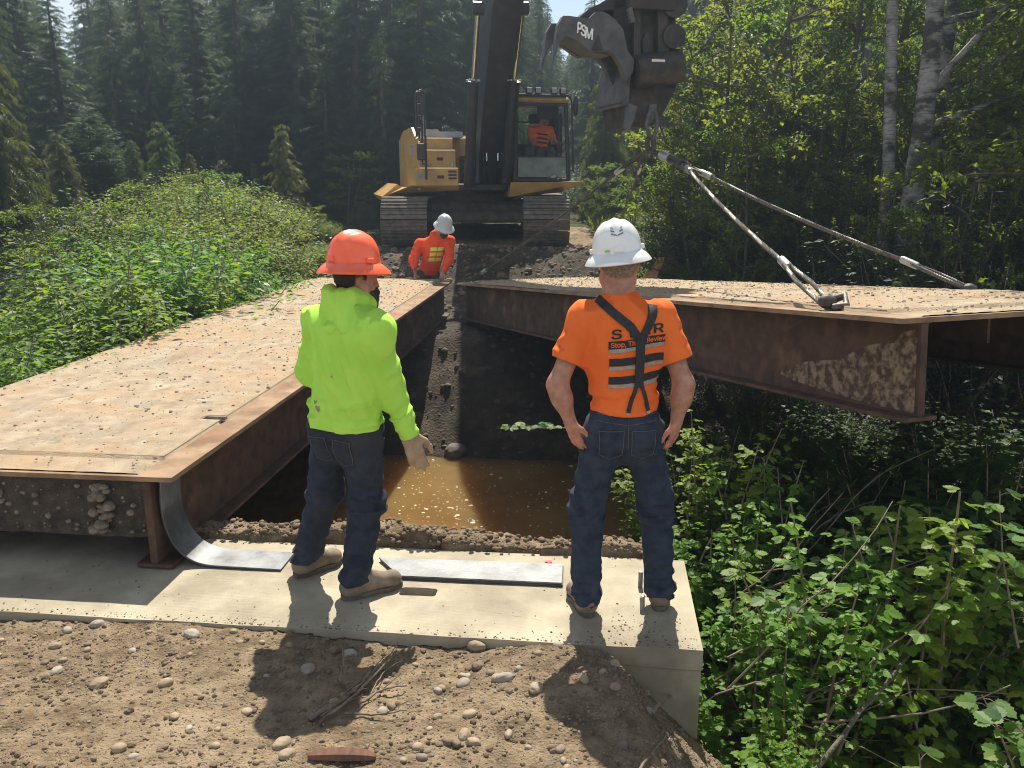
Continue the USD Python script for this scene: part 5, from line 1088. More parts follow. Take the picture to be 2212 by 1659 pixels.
UM = np.eye(4); UM[:3, 0], UM[:3, 1], UM[:3, 2], UM[:3, 3] = lft, -fwd, (0, 0, 1), EX      # local x: machine's left, y: backwards, z: up from the ground
ex = thing('excavator', 'yellow tracked excavator with black boom holding the bridge half', 'excavator')
def U(nm, mesh, m, parent=None, **k): return obj(nm, xf(mesh, M=UM), m, parent if parent is not None else ex, **k)
def at_q(u, v, q):
    """Local (x, z) of the picture point on the machine's plane q metres ahead of its slew axis."""
    d = px(u, v, 1.0) - (0, 0, CAM_Z); p0 = EX + fwd * q - (0, 0, CAM_Z); t = (p0 @ fwd) / (d @ fwd); w = d * t + (0, 0, CAM_Z) - EX
    return float(w @ lft), float(w[2])
def quad_q(pts, q, th, **k):
    """A plate facing forward whose outline is given in the picture at q; th deep backwards."""
    return extr(Polygon([at_q(u, v, q) for u, v in pts]), th, 'y', -q)
# tracks: every shoe a part
for tx in (-2.07 + .71, .665 + .71):
    H, Lh, R = .90, 1.95, .43
    per = []; zc = .46
    def tp(s_):
        straight = 2 * Lh; arc = math.pi * R; tot = 2 * (straight + arc); s_ %= tot
        if s_ < straight: return (-Lh + s_, zc + R, 0.)
        s_ -= straight
        if s_ < arc: a = s_ / R; return (Lh + R * math.sin(a), zc + R * math.cos(a), a)
        s_ -= arc
        if s_ < straight: return (Lh - s_, zc - R, math.pi)
        s_ -= straight; a = s_ / R; return (-Lh - R * math.sin(a), zc - R * math.cos(a), math.pi + a)
    tot = 2 * (2 * Lh + math.pi * R); ns = 50
    shoe = trimesh.util.concatenate([bx(-.445, -.098, -.012, .445, .098, .010, .004)] + [bx(-.445, y_ - .010, .008, .445, y_ + .010, h_, .004) for y_, h_ in ((-.088, .030), (0, .030), (.078, .030))])
    for k in range(ns):
        y_, z_, a = tp((k + .5) * tot / ns); T = trimesh.transformations.rotation_matrix(-a, (1, 0, 0)); T[:3, 3] = (EX[0] + tx, EX[1] + y_, EX[2] + z_)
        obj('track_shoe', xf(shoe, M=T), m_steel, ex)
    W0 = lambda m: xf(m, 0, EX)
    fr = [bx(tx - .16, -1.95, .22, tx + .16, 1.95, .66, .03)]
    obj('track_frame', W0(cat_(fr)), m_mud, ex)
    for yy in (-1.95, 1.95): obj('idler_wheel' if yy < 0 else 'drive_sprocket', W0(cyl((tx - .14, yy, zc), (tx + .14, yy, zc), .36, 24)), m_mud, ex)
    for yy in np.linspace(-1.45, 1.45, 7): obj('track_roller', W0(cyl((tx - .14, yy, .15), (tx + .14, yy, .15), .10, 14)), m_mud, ex)
obj('undercarriage', xf(cat_([bx(-1.0, -.9, .42, 1.0, .9, .80, .06), bx(-1.3, -1.15, .38, 1.3, -.55, .62, .05), bx(-1.3, .55, .38, 1.3, 1.15, .62, .05)]), 0, EX), m_mud, ex)
obj('slew_ring', xf(cat_([cyl((0, 0, .78), (0, 0, 1.02), .72, 48), cyl((0, 0, .86), (0, 0, .90), .80, 48)]), 0, EX), m_mud, ex)
teeth = [bx(.78 * math.cos(a) - .02, .78 * math.sin(a) - .02, .90, .78 * math.cos(a) + .02, .78 * math.sin(a) + .02, .95) for a in np.linspace(0, 2 * math.pi, 48, endpoint=False)]
# upper frame
U('main_frame', cat_([bx(-1.45, -1.25, 1.02, 1.45, 2.6, 1.16, .02), bx(-.36, -1.5, 1.16, -.26, .8, 1.75, .02), bx(.26 - .06, -1.5, 1.16, .30, .8, 1.75, .02)]), m_blackp)
U('counterweight', extr([(-1.35, 2.2), (1.35, 2.2), (1.2, 2.95), (.7, 3.2), (-.7, 3.2), (-1.2, 2.95)], 1.15, 'z', 1.1), m_yellow)
U('engine_house', bx(-1.3, .4, 1.16, .95, 2.2, 2.15, .04), m_yellow)
qf = 1.35
# right side panel with the model number
xa, zb = at_q(862, 400, .2)
pr_ = Polygon([(-1.55, 1.05), (-1.55, 1.95), (-.55, 2.28), (1.2, 2.28), (2.2, 2.1), (2.2, 1.05)])
U('side_panel', extr(pr_, .05, 'x', -1.50), m_yellow)
Tn = np.eye(4); Tn[:3, 0], Tn[:3, 1], Tn[:3, 2] = (0, -1, 0), (0, 0, 1), (-1, 0, 0); Tn[:3, 3] = (-1.502, -.30, 1.72)
nt = meshkit.text_mesh('350', .22, .006, True); U('model_number', xf(nt, M=Tn), m_hood)
# stepped tool boxes in front of the engine
def box_from(u0, v0, u1, v1, q, deep, m, nm, ch=.015, **k):
    (x0, z1), (x1, z0) = at_q(u0, v0, q), at_q(u1, v1, q); return U(nm, bx(x0, -q, z0, x1, -q + deep, z1, ch), m, **k), (x0, x1, z0, z1)
b1, e1 = box_from(897, 362, 991, 402, 1.62, 1.0, m_yellow, 'tool_box')
b2, e2 = box_from(902, 323, 985, 363, 1.32, .9, m_yellow, 'tool_box'); b3, e3 = box_from(908, 297, 979, 325, 1.02, .8, m_yellow, 'tool_box')
for (x0, x1, z0, z1), q, par in ((e1, 1.62, b1), (e2, 1.32, b2)):
    w = x1 - x0; zc_ = z0 + (z1 - z0) * .50
    U('latch', bx(x0 + w * .50, -q - .012, zc_ - .03, x0 + w * .66, -q - .001, zc_ + .03, .004), m_blackp, par)
(x0, x1, z0, z1) = e1
for k in range(3): U('vent_slot', bx(x0 + (x1 - x0) * .76, -1.632, z0 + (z1 - z0) * (.38 + .18 * k), x0 + (x1 - x0) * .95, -1.621, z0 + (z1 - z0) * (.48 + .18 * k), .003), m_blackp, b1)
U('warning_label', bx(x0 + (x1 - x0) * .06, -1.626, z0 + (z1 - z0) * .45, x0 + (x1 - x0) * .16, -1.621, z0 + (z1 - z0) * .68), mat('blue_sticker', (.10, .22, .40), (.14, .28, .46)), b1)
for k in (.04, .86): U('box_latch', bx(e2[0] + (e2[1] - e2[0]) * k, -1.345, e2[2] + .01, e2[0] + (e2[1] - e2[0]) * (k + .07), -1.321, e2[2] + .13, .006), m_metal, b2)
U('belly_pan', cat_([trimesh.convex.convex_hull(np.array([(e1[0] - .45, -1.2, .98), (e1[0] - .12, -1.62, z0), (e1[1], -1.66, z0), (e1[1], -1.55, 1.04), (e1[0] - .1, -.6, 1.02), (e1[0] - .5, .8, 1.0), (e1[0] - .1, .8, 1.1)]))]), m_yellow)
U('skirt_plate', trimesh.convex.convex_hull(np.array([(e1[0] - .30, -1.0, 1.16), (e1[0] - .62, -1.2, .92), (e1[0] - .55, -1.0, .80), (e1[0] - .1, -.9, 1.0), (e1[0] - .62, 1.6, .92), (e1[0] - .30, 1.6, 1.16), (e1[0] - .55, 1.6, .82)])), m_yellow)
for (u0, v0, u1, v1, q) in ((918, 279, 962, 297, .5), (950, 284, 1001, 297, .2)):
    (xa, za), (xb, zb) = at_q(u0, v0, q), at_q(u1, v1, q); U('engine_hood', extr([(xa, zb), (xb, zb), (xb - .02, za), (xa + .0, za)] if u0 > 930 else [(xa, zb), (xb + .0, zb), (xb - .16, za), (xa, za)], .9, 'y', -q), m_hood)
xa, za = at_q(915, 262, .4); U('exhaust_pipe', tube([(xa, -.4, za - .3), (xa, -.4, za), (xa - .02, -.36, za + .1)], .05, 12), m_metal)
# handrails
rails = []
for u_, v0, q in ((897, 198, 1.15), (903, 195, .85)):
    xa, za = at_q(u_, v0, q); xb, zb = at_q(u_ + 6, 300, q)
    U('handrail', tube([(xa, -q, zb - .25), (xa, -q, za - .04), (xa + .03, -q + .03, za), (xa + .10, -q + .10, za), (xa + .13, -q + .13, za - .05), (xa + .13, -q + .13, zb - .25)], .020, 8), m_blackp, smooth=True)
for k in (0, 1, 2):
    xa, za = at_q(905, 225 + 26 * k, 1.05); U('rail_bar', cyl((xa - .06, -1.15, za), (xa + .06, -.95, za), .014, 8), m_blackp)
(xa, za), (xb, zb) = at_q(900, 309, 1.75), at_q(920, 346, 1.75)
mi = U('side_mirror', bx(xa, -1.80, zb, xb, -1.74, za, .02), m_blackp); xp, zp = at_q(919, 300, 1.7), at_q(919, 388, 1.7)
U('mirror_post', tube([(xp[0], -1.7, at_q(919, 388, 1.7)[1]), (xp[0], -1.7, xp[1] + .05)], .022, 8), m_blackp, mi); U('mirror_arm', tube([(xa + .1, -1.76, zb), (xa + .1, -1.75, zb - .05), (xp[0], -1.7, zb - .08)], .012, 6), m_blackp, mi)
# boom, out over the bridge half; elbow and stick above the picture
foot = np.array([at_q(1053, 395, .75)[0], -.75, at_q(1053, 395, .75)[1]]); bx_c = foot[0]
boom_c = np.array([(.55, foot[2] - .08), (1.1, foot[2] + 1.2), (2.05, foot[2] + 2.95), (2.85, foot[2] + 4.25), (3.7, foot[2] + 4.9), (5.0, foot[2] + 5.1), (6.35, foot[2] + 4.75)])   # (forward, z)
bh = np.array([.30, .44, .52, .56, .54, .40, .22]); tg = norm(np.gradient(boom_c, axis=0)); nn = np.c_[-tg[:, 1], tg[:, 0]]
poly = Polygon(np.vstack([boom_c + nn * bh[:, None], (boom_c - nn * bh[:, None])[::-1]])).buffer(.03)
bm = extr(Polygon([(-a, b) for a, b in poly.exterior.coords]), .54, 'x', bx_c - .27); U('boom', bm, m_blackp)
tip = boom_c[-1]
HOOK = px(1400, 322, 8.9)
hk = np.array([(HOOK - EX) @ lft, -(HOOK - EX) @ fwd, HOOK[2] - EX[2]])
BQ = (HOOK - EX) @ fwd - .05
bp = np.array([at_q(1398, 20, BQ)[0], -BQ - .0, at_q(1398, 20, BQ)[1]])
stick_end = np.array([BQ, bp[2] + .25])
sp = Polygon([tip + (-.5, .55), tip + (.25, .35), stick_end + (.28, .1), stick_end + (.12, -.25), stick_end + (-.22, -.1), tip + (-.35, -.35)]).buffer(.03)
sm_ = extr(Polygon([(-a, b) for a, b in sp.exterior.coords]), .46, 'x', 0); 
sv = sm_.vertices; tq = np.clip((-sv[:, 1] - tip[0]) / (stick_end[0] - tip[0]), 0, 1); sv[:, 0] += bx_c * (1 - tq) + bp[0] * tq - .23; sm_ = trimesh.Trimesh(sv, sm_.faces, process=False); U('stick', sm_, m_blackp)
# hoist cylinders beside the boom
for uA, uC, uD in ((1013, 1022, 1031), (1093, 1111, 1126)):
    a_ = at_q(uA, 400, 1.35); c_ = at_q(uC, 178, 2.05); d_ = at_q(uD, 40, 2.5)
    A_, C_, D_ = np.array([a_[0], -1.35, a_[1]]), np.array([c_[0], -2.05, c_[1]]), np.array([d_[0], -2.5, d_[1]])
    D_ = C_ + (D_ - C_) * 1.15
    cy = U('hoist_cylinder', tube([A_, C_, C_, C_ + (C_ - A_) * .012], [.105, .105, .12, .12], 20), m_blackp, smooth=35)
    U('cylinder_rod', cyl(C_, D_, .048, 16), m_chrome, cy, smooth=40)
    U('rod_eye', cyl(D_ + (-.1, 0, 0), D_ + (.1, 0, 0), .12, 18), m_blackp, cy); U('gland_bolts', cat_([xf(bx(-.02, -.02, -.02, .02, .02, .02, .004), 0, C_ + (.115 * math.cos(q), .115 * math.sin(q), .03)) for q in np.linspace(0, 2 * math.pi, 8, endpoint=False)]), m_metal, cy, kind='stuff')
U('boom_foot_pin', cyl((bx_c - .42, -.6, foot[2]), (bx_c + .42, -.6, foot[2]), .09, 18), m_blackp)
hs = []
for k, (u_, sw) in enumerate(((1036, .10), (1046, .05), (1060, -.04), (1070, -.08), (1078, .06))):
    a_, c_ = at_q(u_, 392, 1.15), at_q(u_ + 2, 330, 1.1); hs.append(tube(curve(np.random.default_rng(k), (a_[0], -1.15, a_[1]), (sw * 2, -.5, 1), .55, 9, .35, .2), .022, 7)); U('hydraulic_hose', hs[-1], m_blackp, smooth=True)
    if k in (1, 3, 4): U('hose_fitting', cyl((c_[0], -1.28, c_[1] - .16), (c_[0], -1.27, c_[1] + .02), .028, 8), m_chrome)
bk = U('control_valve', bx(bx_c - .2, -.95, 1.16, bx_c + .2, -.45, 1.55, .03), m_blackp)
# cab
c0, c1 = at_q(1109, 206, 1.5), at_q(1232, 388, 1.5); CX0, CX1, CZ1, CZ0 = c0[0], c1[0], c0[1], c1[1]; CY0, CY1 = -1.5, .15
cab = U('cab_floor', bx(CX0, CY0, CZ0 - .04, CX1, CY1, CZ0 + .03, .02), m_blackp)
U('cab_platform', trimesh.convex.convex_hull(np.array([(CX0 - .06, CY0 - .10, CZ0 - .045), (CX1 + .30, CY0 - .06, CZ0 - .045), (CX0 + .02, CY0 + .1, CZ0 - .32), (CX0 - .06, CY0 + .02, CZ0 - .34), (CX1 - .1, CY0 + .35, CZ0 - .26), (CX0, CY1, CZ0 - .3), (CX1 + .1, CY1, CZ0 - .045), (CX0, CY1, CZ0 - .045)])), m_yellow)
P4 = [((CX0 + .045, CY0 + .02, CZ0), (CX0 + .045, CY0 + .16, CZ1 - .1), .05), ((CX1 - .035, CY0 + .02, CZ0), (CX1 - .075, CY0 + .16, CZ1 - .1), .042), ((CX0 + .045, CY1 - .1, CZ0), (CX0 + .045, CY1 - .1, CZ1 - .1), .06), ((CX1 - .045, CY1 - .1, CZ0), (CX1 - .07, CY1 - .1, CZ1 - .1), .06), ((CX1 - .035, CY0 + .85, CZ0), (CX1 - .06, CY0 + .85, CZ1 - .1), .03)]
for a_, c_, r_ in P4: U('cab_post', tube([a_, c_], r_, 10), m_blackp, smooth=40)
U('cab_roof', bx(CX0 - .01, CY0 + .06, CZ1 - .115, CX1 - .02, CY1 + .02, CZ1, .045), m_yellow); U('roof_rack', bx(CX0 + .04, CY0 + .04, CZ1 + .002, CX1 - .08, CY0 + .3, CZ1 + .045, .01), m_blackp)
U('roof_frame', bx(CX0 + .06, CY0 + .10, CZ1 - .18, CX1 - .08, CY0 + .14, CZ1 - .118, .008), m_blackp)
for k, u_ in enumerate((1141, 1160, 1195, 1214)):
    a_ = at_q(u_ + 2, 201, 1.4); lp = U('roof_lamp', bx(a_[0] - .065, CY0 + .06, CZ1 + .05, a_[0] + .065, CY0 + .16, CZ1 + .17, .015), m_blackp); U('lamp_lens', bx(a_[0] - .052, CY0 + .052, CZ1 + .062, a_[0] + .052, CY0 + .0585, CZ1 + .158, .003), m_lamp, lp)
zm = at_q(1165, 340, 1.5)[1]
def pane(nm, p, m):
    p = np.array(p, float); n_ = norm(np.cross(p[1] - p[0], p[2] - p[0])) * .004; U(nm, trimesh.convex.convex_hull(np.vstack([p + n_, p - n_])), m)
fy = lambda z: CY0 + .0 + .14 * (z - CZ0) / (CZ1 - .1 - CZ0)
pane('lower_windscreen', [(CX0 + .10, fy(CZ0 + .05), CZ0 + .05), (CX1 - .085, fy(CZ0 + .05), CZ0 + .05), (CX1 - .095, fy(zm), zm), (CX0 + .10, fy(zm), zm)], m_glassd)
U('windscreen_bar', bx(CX0 + .09, fy(zm) - .012, zm + .004, CX1 - .09, fy(zm) + .012, zm + .022, .003), m_blackp)
pane('side_window', [(CX0 + .03, CY0 + .12, CZ0 + .5), (CX0 + .03, CY1 - .16, CZ0 + .5), (CX0 + .03, CY1 - .16, CZ1 - .13), (CX0 + .03, CY0 + .2, CZ1 - .13)], m_glass)
pane('door_window', [(CX1 - .05, CY0 + .90, CZ0 + .5), (CX1 - .05, CY1 - .16, CZ0 + .5), (CX1 - .07, CY1 - .16, CZ1 - .13), (CX1 - .07, CY0 + .90, CZ1 - .13)], m_glass)
pane('rear_window', [(CX0 + .11, CY1 - .1, CZ0 + .75), (CX1 - .12, CY1 - .1, CZ0 + .75), (CX1 - .13, CY1 - .1, CZ1 - .2), (CX0 + .11, CY1 - .1, CZ1 - .2)], m_glass)
U('rear_panel', cat_([bx(CX0 + .05, CY1 - .12, CZ0 + .03, CX1 - .05, CY1 - .06, CZ0 + .74, .01), bx(CX0 + .11, CY1 - .13, CZ1 - .42, CX1 - .14, CY1 - .09, CZ1 - .39), bx(CX0 + .4, CY1 - .125, CZ0 + .74, CX0 + .44, CY1 - .085, CZ1 - .2)]), m_blackp)
U('sun_blind', bx(CX1 - .62, CY0 + .3, CZ1 - .42, CX1 - .2, CY0 + .36, CZ1 - .14, .02), m_seat)
sx = at_q(1172, 300, .75)[0]; zs = CZ0 + .48
st_ = U('seat', cat_([bx(sx - .25, -.95, zs - .1, sx + .25, -.45, zs, .04), bx(sx - .24, -.50, zs - .02, sx + .24, -.36, zs + .62, .05)]), m_seat); U('headrest', bx(sx - .22, -.46, zs + .66, sx + .02, -.36, zs + .86, .04), m_seat, st_)
(xa, za), (xb, zb) = at_q(1134, 317, 1.25), at_q(1155, 337, 1.25); U('monitor', bx(xa, -1.25, zb, xb, -1.19, za, .012), m_blackp)
for s_ in (-1, 1): U('joystick', cat_([tube([(sx + s_ * .33, -1.0, zs + .02), (sx + s_ * .33, -1.03, zs + .2)], .018, 8), xf(trimesh.creation.icosphere(2, .035), 0, (sx + s_ * .33, -1.03, zs + .23)), bx(sx + s_ * .33 - .07, -1.1, zs - .2, sx + s_ * .33 + .07, -.55, zs + .02, .03)]), m_seat)
a_ = at_q(1243, 250, 1.45); mp = U('cab_mirror', xf(trimesh.creation.icosphere(3, 1.0), M=trimesh.transformations.compose_matrix(scale=(.055, .07, .20), translate=(a_[0], -1.45, at_q(1241, 228, 1.45)[1]))), m_blackp, smooth=True)
ps = [at_q(u_, v_, 1.45) for u_, v_ in ((1222, 206), (1231, 207), (1235, 222), (1237, 300), (1238, 372))]; U('mirror_rail', tube([(a, -1.45, b) for a, b in ps], .018, 8), m_blackp, mp, smooth=True)
U('grab_rail', tube([(CX1 - .16, -1.2, CZ0 + .5), (CX1 - .16, -1.2, CZ1 - .35), (CX1 - .13, -1.15, CZ1 - .3), (CX1 - .09, -1.1, CZ1 - .35), (CX1 - .09, -1.1, CZ0 + .5)], .022, 8), m_blackp, smooth=True)
# bucket, thumb and coupler, hanging above the right half (outline measured at the bucket's distance)
def bz(pts): return [at_q(1174 + a * .2051, b * .2051, BQ) for a, b in pts]
def bplate(nm, pts, th, back, m, parent=None, **k): return U(nm, extr(Polygon(bz(pts)).buffer(.004), th, 'y', -BQ + back), m, parent, **k)
th_pts = [(65, 690), (78, 610), (105, 520), (110, 400), (130, 280), (180, 190), (240, 190), (340, 205), (450, 217), (520, 150), (590, 145), (650, 175), (720, 230), (800, 330), (850, 560), (915, 640), (905, 760), (840, 860), (780, 700), (720, 590), (650, 545), (580, 545), (480, 550), (430, 520), (330, 450), (240, 400), (185, 400), (140, 470), (105, 570)]
tm = bplate('thumb', th_pts, .10, -.10, m_thumb); bplate('thumb_plate', th_pts, .10, .32, m_thumb, tm)
bplate('thumb_web', [(240, 195), (450, 222), (520, 155), (700, 230), (700, 580), (480, 540), (330, 440), (240, 395)], .31, .005, m_thumb, tm)
bplate('thumb_gusset', [(480, 545), (540, 395), (585, 540)], .012, -.113, m_bucket, tm); bplate('pin_hole', [(455, 375), (468, 352), (482, 375), (482, 405), (468, 428), (455, 405)], .006, -.107, m_blackp, tm)
for k, ch_ in enumerate('PSM'):
    a_, b_ = at_q(1174 + (312 + 42 * k - 4 * (k == 2)) * .2051, (360 + 26 * k) * .2051, BQ); c2 = meshkit.text_mesh(ch_, .096, .014, True)
    Tt = np.eye(4); Tt[:3, 0] = norm(np.array([.97, 0, -.22])) * (.62 if k < 2 else .78); Tt[:3, 1] = norm(np.array([.06, 0, 1])); Tt[:3, 2] = (0, -1, 0); Tt[:3, 3] = (a_, -BQ - .101, b_); U('raised_letter', xf(c2, M=Tt), m_white, tm, label='raised white letter ' + ch_)
bplate('thumb_cylinder', [(400, 170), (480, 100), (640, 20), (860, -40), (880, 60), (760, 85), (600, 110), (480, 190), (410, 195)], .30, .02, m_bucket, tm)
bplate('link_fitting', [(838, 120), (870, 108), (905, 255), (868, 262)], .06, -.16, m_thumb, tm)
bd = bplate('coupler', [(760, -60), (1390, -60), (1400, 330), (1330, 440), (1310, 640), (920, 640), (860, 560), (800, 300), (750, 200)], .55, .02, m_bucket)
for pts in ([(925, -60), (985, -60), (985, 620), (925, 620)], [(1170, -60), (1260, -60), (1290, 640), (1180, 640)]): bplate('coupler_rib', pts, .10, -.085, m_bucket, bd)
bplate('coupler_recess', [(1045, 430), (1075, 350), (1120, 335), (1160, 380), (1165, 560), (1120, 610), (1060, 600)], .02, -.001, m_blackp, bd)
for (a, b, r_) in ((1330, 400, .115), (1340, 60, .13)):
    p = at_q(1174 + a * .2051, b * .2051, BQ); U('link_pin', cyl((p[0], -BQ - .12, p[1]), (p[0], -BQ + .5, p[1]), r_, 24), m_bucket, bd, smooth=40)
l0, l1 = at_q(1174 + 945 * .2051, 760 * .2051, BQ), at_q(1174 + 1420 * .2051, 700 * .2051, BQ)
U('bucket_hinge', tube([(l0[0], -BQ - .03, l0[1]), (l1[0], -BQ - .03, l1[1])], .165, 24), m_bucket, bd, smooth=40)
p = at_q(1174 + 1105 * .2051, 660 * .2051, BQ); U('hinge_pin', cyl((p[0] - .04, -BQ - .17, p[1]), (p[0] + .1, -BQ - .17, p[1] - .005), .022, 12), m_chrome, bd)
bkp = bplate('bucket_shell', [(905, 640), (940, 900), (1400, 930), (1430, 760), (1400, 950), (1300, 1140), (1200, 1300), (1080, 1335), (930, 1330), (880, 1090), (830, 1080), (850, 900)], .75, .04, m_bucket)
bplate('bucket_side', [(900, 640), (935, 640), (905, 900), (890, 1095), (850, 1110), (825, 1060), (835, 900)], .80, .0, m_thumb, bkp)
bplate('bucket_tooth', [(882, 1095), (960, 1130), (930, 1260), (895, 1330), (878, 1368), (865, 1340), (878, 1200)], .12, -.06, m_thumb, bkp)
for k in range(3): bplate('bucket_tooth', [(960 + 90 * k, 1290), (1030 + 90 * k, 1290), (1012 + 90 * k, 1345 - 12 * k), (978 + 90 * k, 1350 - 12 * k)], .10, .35, m_thumb, bkp)
bplate('wear_strip', [(1130, 1100), (1195, 1095), (1190, 1220), (1130, 1300), (1085, 1330), (1100, 1250)], .02, .018, m_thumb, bkp)
# the driver
o = UM[:3, :3]; toW = lambda x, y, z: (UM @ np.array([x, y, z, 1.0]))[:3]
Ad = np.c_[-lft, fwd, (0, 0, 1.)]; hp_ = np.array([sx, -.62, zs + .10])
def D_(dx, dy, dz): return toW(sx + dx, -.62 + dy, zs + dz)
J = dict(hip=D_(-.03, 0, .10), chest=D_(.0, .02, .40), neck=D_(.03, .0, .60), head=D_(.07, -.03, .745), shR=D_(-.19, .02, .52), shL=D_(.19, .02, .52), elR=D_(-.26, -.12, .28), elL=D_(.28, -.12, .28), wrR=D_(-.30, -.36, .24), wrL=D_(.31, -.34, .24), knR=D_(-.13, -.44, .08), knL=D_(.11, -.44, .08), anR=D_(-.12, -.56, -.33), anL=D_(.10, -.56, -.33))
td, topd = plain_person('person in an orange T-shirt sitting at the controls in the excavator cab', J, Ad, Ad @ frame(-.15, -.05), m_orange, m_work, .014, False, False, m_hair_g)
pd_ = drape(topd, fwd); s0 = pd_.s0(J['chest'])
for k in range(3): z1 = J['chest'][2] + .02 - .085 * k; obj('printed_bar', patch(pd_, Polygon([(s0 - .12, z1 + .015), (s0 + .12, z1 - .015), (s0 + .12, z1 + .02), (s0 - .12, z1 + .05)]), .004, .04), m_print, td)
# ------------------------------------------------------------------ rigging: four wire ropes from the bucket hook
m_rope = mat('wire_rope_steel', (.06, .053, .045), (.14, .125, .105), scale=30, rough=.55, metal=.5)
m_roped = mat('dark_wire_rope', (.04, .034, .028), (.09, .08, .068), scale=30, rough=.6, metal=.4)
m_ferr = mat('dull_alloy_ferrule', (.30, .30, .29), (.42, .42, .40), scale=20, rough=.45, metal=.7, bump=.2, bscale=80)
def rope(pts, r, pitch, n=6, seg=7):
    """Laid wire rope: n strands wound round the line through pts."""
    pts = np.asarray(pts, float); d = np.r_[0, np.cumsum(np.linalg.norm(np.diff(pts, axis=0), axis=1))]; L = d[-1]; k = max(int(L / pitch * seg), 4)
    s = np.linspace(0, L, k); c = np.stack([np.interp(s, d, pts[:, i]) for i in range(3)], 1); t = norm(np.gradient(c, axis=0)); u = norm(np.cross(t, (.13, .27, 1.0))); w = np.cross(t, u); out = []
    for q in range(n):
        a = 2 * np.pi * (s / pitch + q / n); out.append(tube(c + r * .62 * (np.cos(a)[:, None] * u + np.sin(a)[:, None] * w), r * .42, 5, cap=False))
    return cat_(out)
def sag(a, b, k=12, dz=.03): t = np.linspace(0, 1, k); return a + (b - a) * t[:, None] - np.array([0, 0, 1.]) * (dz * 4 * t * (1 - t))[:, None]
def ferrule(a, d, L, r): d = norm(d); return tube([a - d * L / 2, a - d * L * .42, a + d * L * .42, a + d * L / 2], [r * .8, r, r, r * .8], 14)
RING = HOOK + .0; A_end, B_end, C_end, D_end = on_right(.13, .72, .035), on_right(W_SEC - .20, 1.55, .03), on_right(.10, L_SEC - .42, .03), on_right(W_SEC - .25, L_SEC - .5, .03)
eqz = px(1475, 355, 8.35); pend = thing('lifting_shackle', 'rusty shackle and link hanging from the bucket above the wire ropes', 'shackle')
sh = [px(1396 + 0, 236, 8.88), px(1393, 262, 8.88), px(1402, 290, 8.88), px(1408, 308, 8.88)]
obj('link', tube(np.vstack([px(u, v, 8.86) for u, v in ((1409, 235), (1400, 250), (1396, 268), (1402, 290), (1410, 300), (1417, 285), (1420, 262), (1416, 243), (1409, 235))]), .022, 10), m_thumb, pend, smooth=True)
obj('shackle_bow', tube(np.vstack([px(u, v, 8.9) for u, v in ((1404, 292), (1398, 305), (1397, 318), (1403, 328), (1411, 320), (1412, 305), (1410, 292))]), .024, 10), m_roped, pend, smooth=True)
def sling(label, start, end, m, ferr, r=.022, knot=None, twin=None):
    t = thing('wire_rope_sling', label, 'wire rope'); L = np.linalg.norm(end - start); d = (end - start) / L
    s_ = start + d * (ferr[0] * L); e_ = start + d * (ferr[1] * L); u = norm(np.cross(d, (0, 0, 1.)))
    for sg in (-1, 1):
        obj('eye_rope', rope(np.array([start, start + d * ferr[0] * L * .5 + u * sg * .035, s_ + u * sg * .012]), r, .13), m, t); obj('eye_rope', rope(np.array([e_ + u * sg * .012, e_ + (end - e_) * .5 + u * sg * .045, end + u * sg * .03]), r, .13), m, t)
    obj('rope', rope(sag(s_, e_), r * 1.08, .16), m, t)
    for c in (s_, e_): obj('ferrule', ferrule(c, d, .15, r * 1.85), m_ferr, t, smooth=40)
    return t, d
t, d = sling('near wire rope running down to the knot on the right bridge half\'s front edge', eqz, A_end, m_rope, (.06, .80), .016)
kn = blob(np.random.default_rng(2), .052, .045, .042, 3, .12); obj('knot', xf(kn, 0, A_end + (-.01, -.03, .02)), m_roped, t, smooth=True); obj('eye_wrap', tube(np.array([A_end + (.0, .06, .0), A_end + (.10, .0, .05), A_end + (.09, -.06, .0), A_end + (.0, -.08, -.01)]), .024, 8), m_rope, t, smooth=True)
t, d = sling('long upper wire rope running to the right bridge half\'s far side at the border', eqz, B_end, m_rope, (.10, .83), .016)
obj('eye_wrap', xf(blob(np.random.default_rng(4), .05, .05, .04, 2, .1), 0, B_end), m_roped, t)
t, d = sling('dark wire rope from the hook to the far left corner of the right bridge half', HOOK, C_end, m_roped, (.12, .90), .015)
t, d = sling('thin far wire rope dropping behind the white helmet to the far corner', HOOK, D_end, m_roped, (.12, .88), .011)
t = thing('wire_rope_sling', 'short doubled wire rope joining the hook to the two near ropes', 'wire rope'); d = eqz - HOOK
for sg in (-1, 1): obj('eye_rope', rope(np.array([HOOK + (0, 0, -.02), HOOK + d * .5 + (0, 0, .025 * sg), eqz + (0, 0, .01 * sg)]), .022, .13), m_roped, t)
obj('ferrule', ferrule(HOOK + d * .5, d, .15, .046), m_ferr, t, smooth=40); obj('ring', xf(trimesh.creation.torus(.05, .017, 24, 10), M=trimesh.transformations.rotation_matrix(.9, (1, .3, 0))).apply_translation(eqz), m_roped, t, smooth=True)

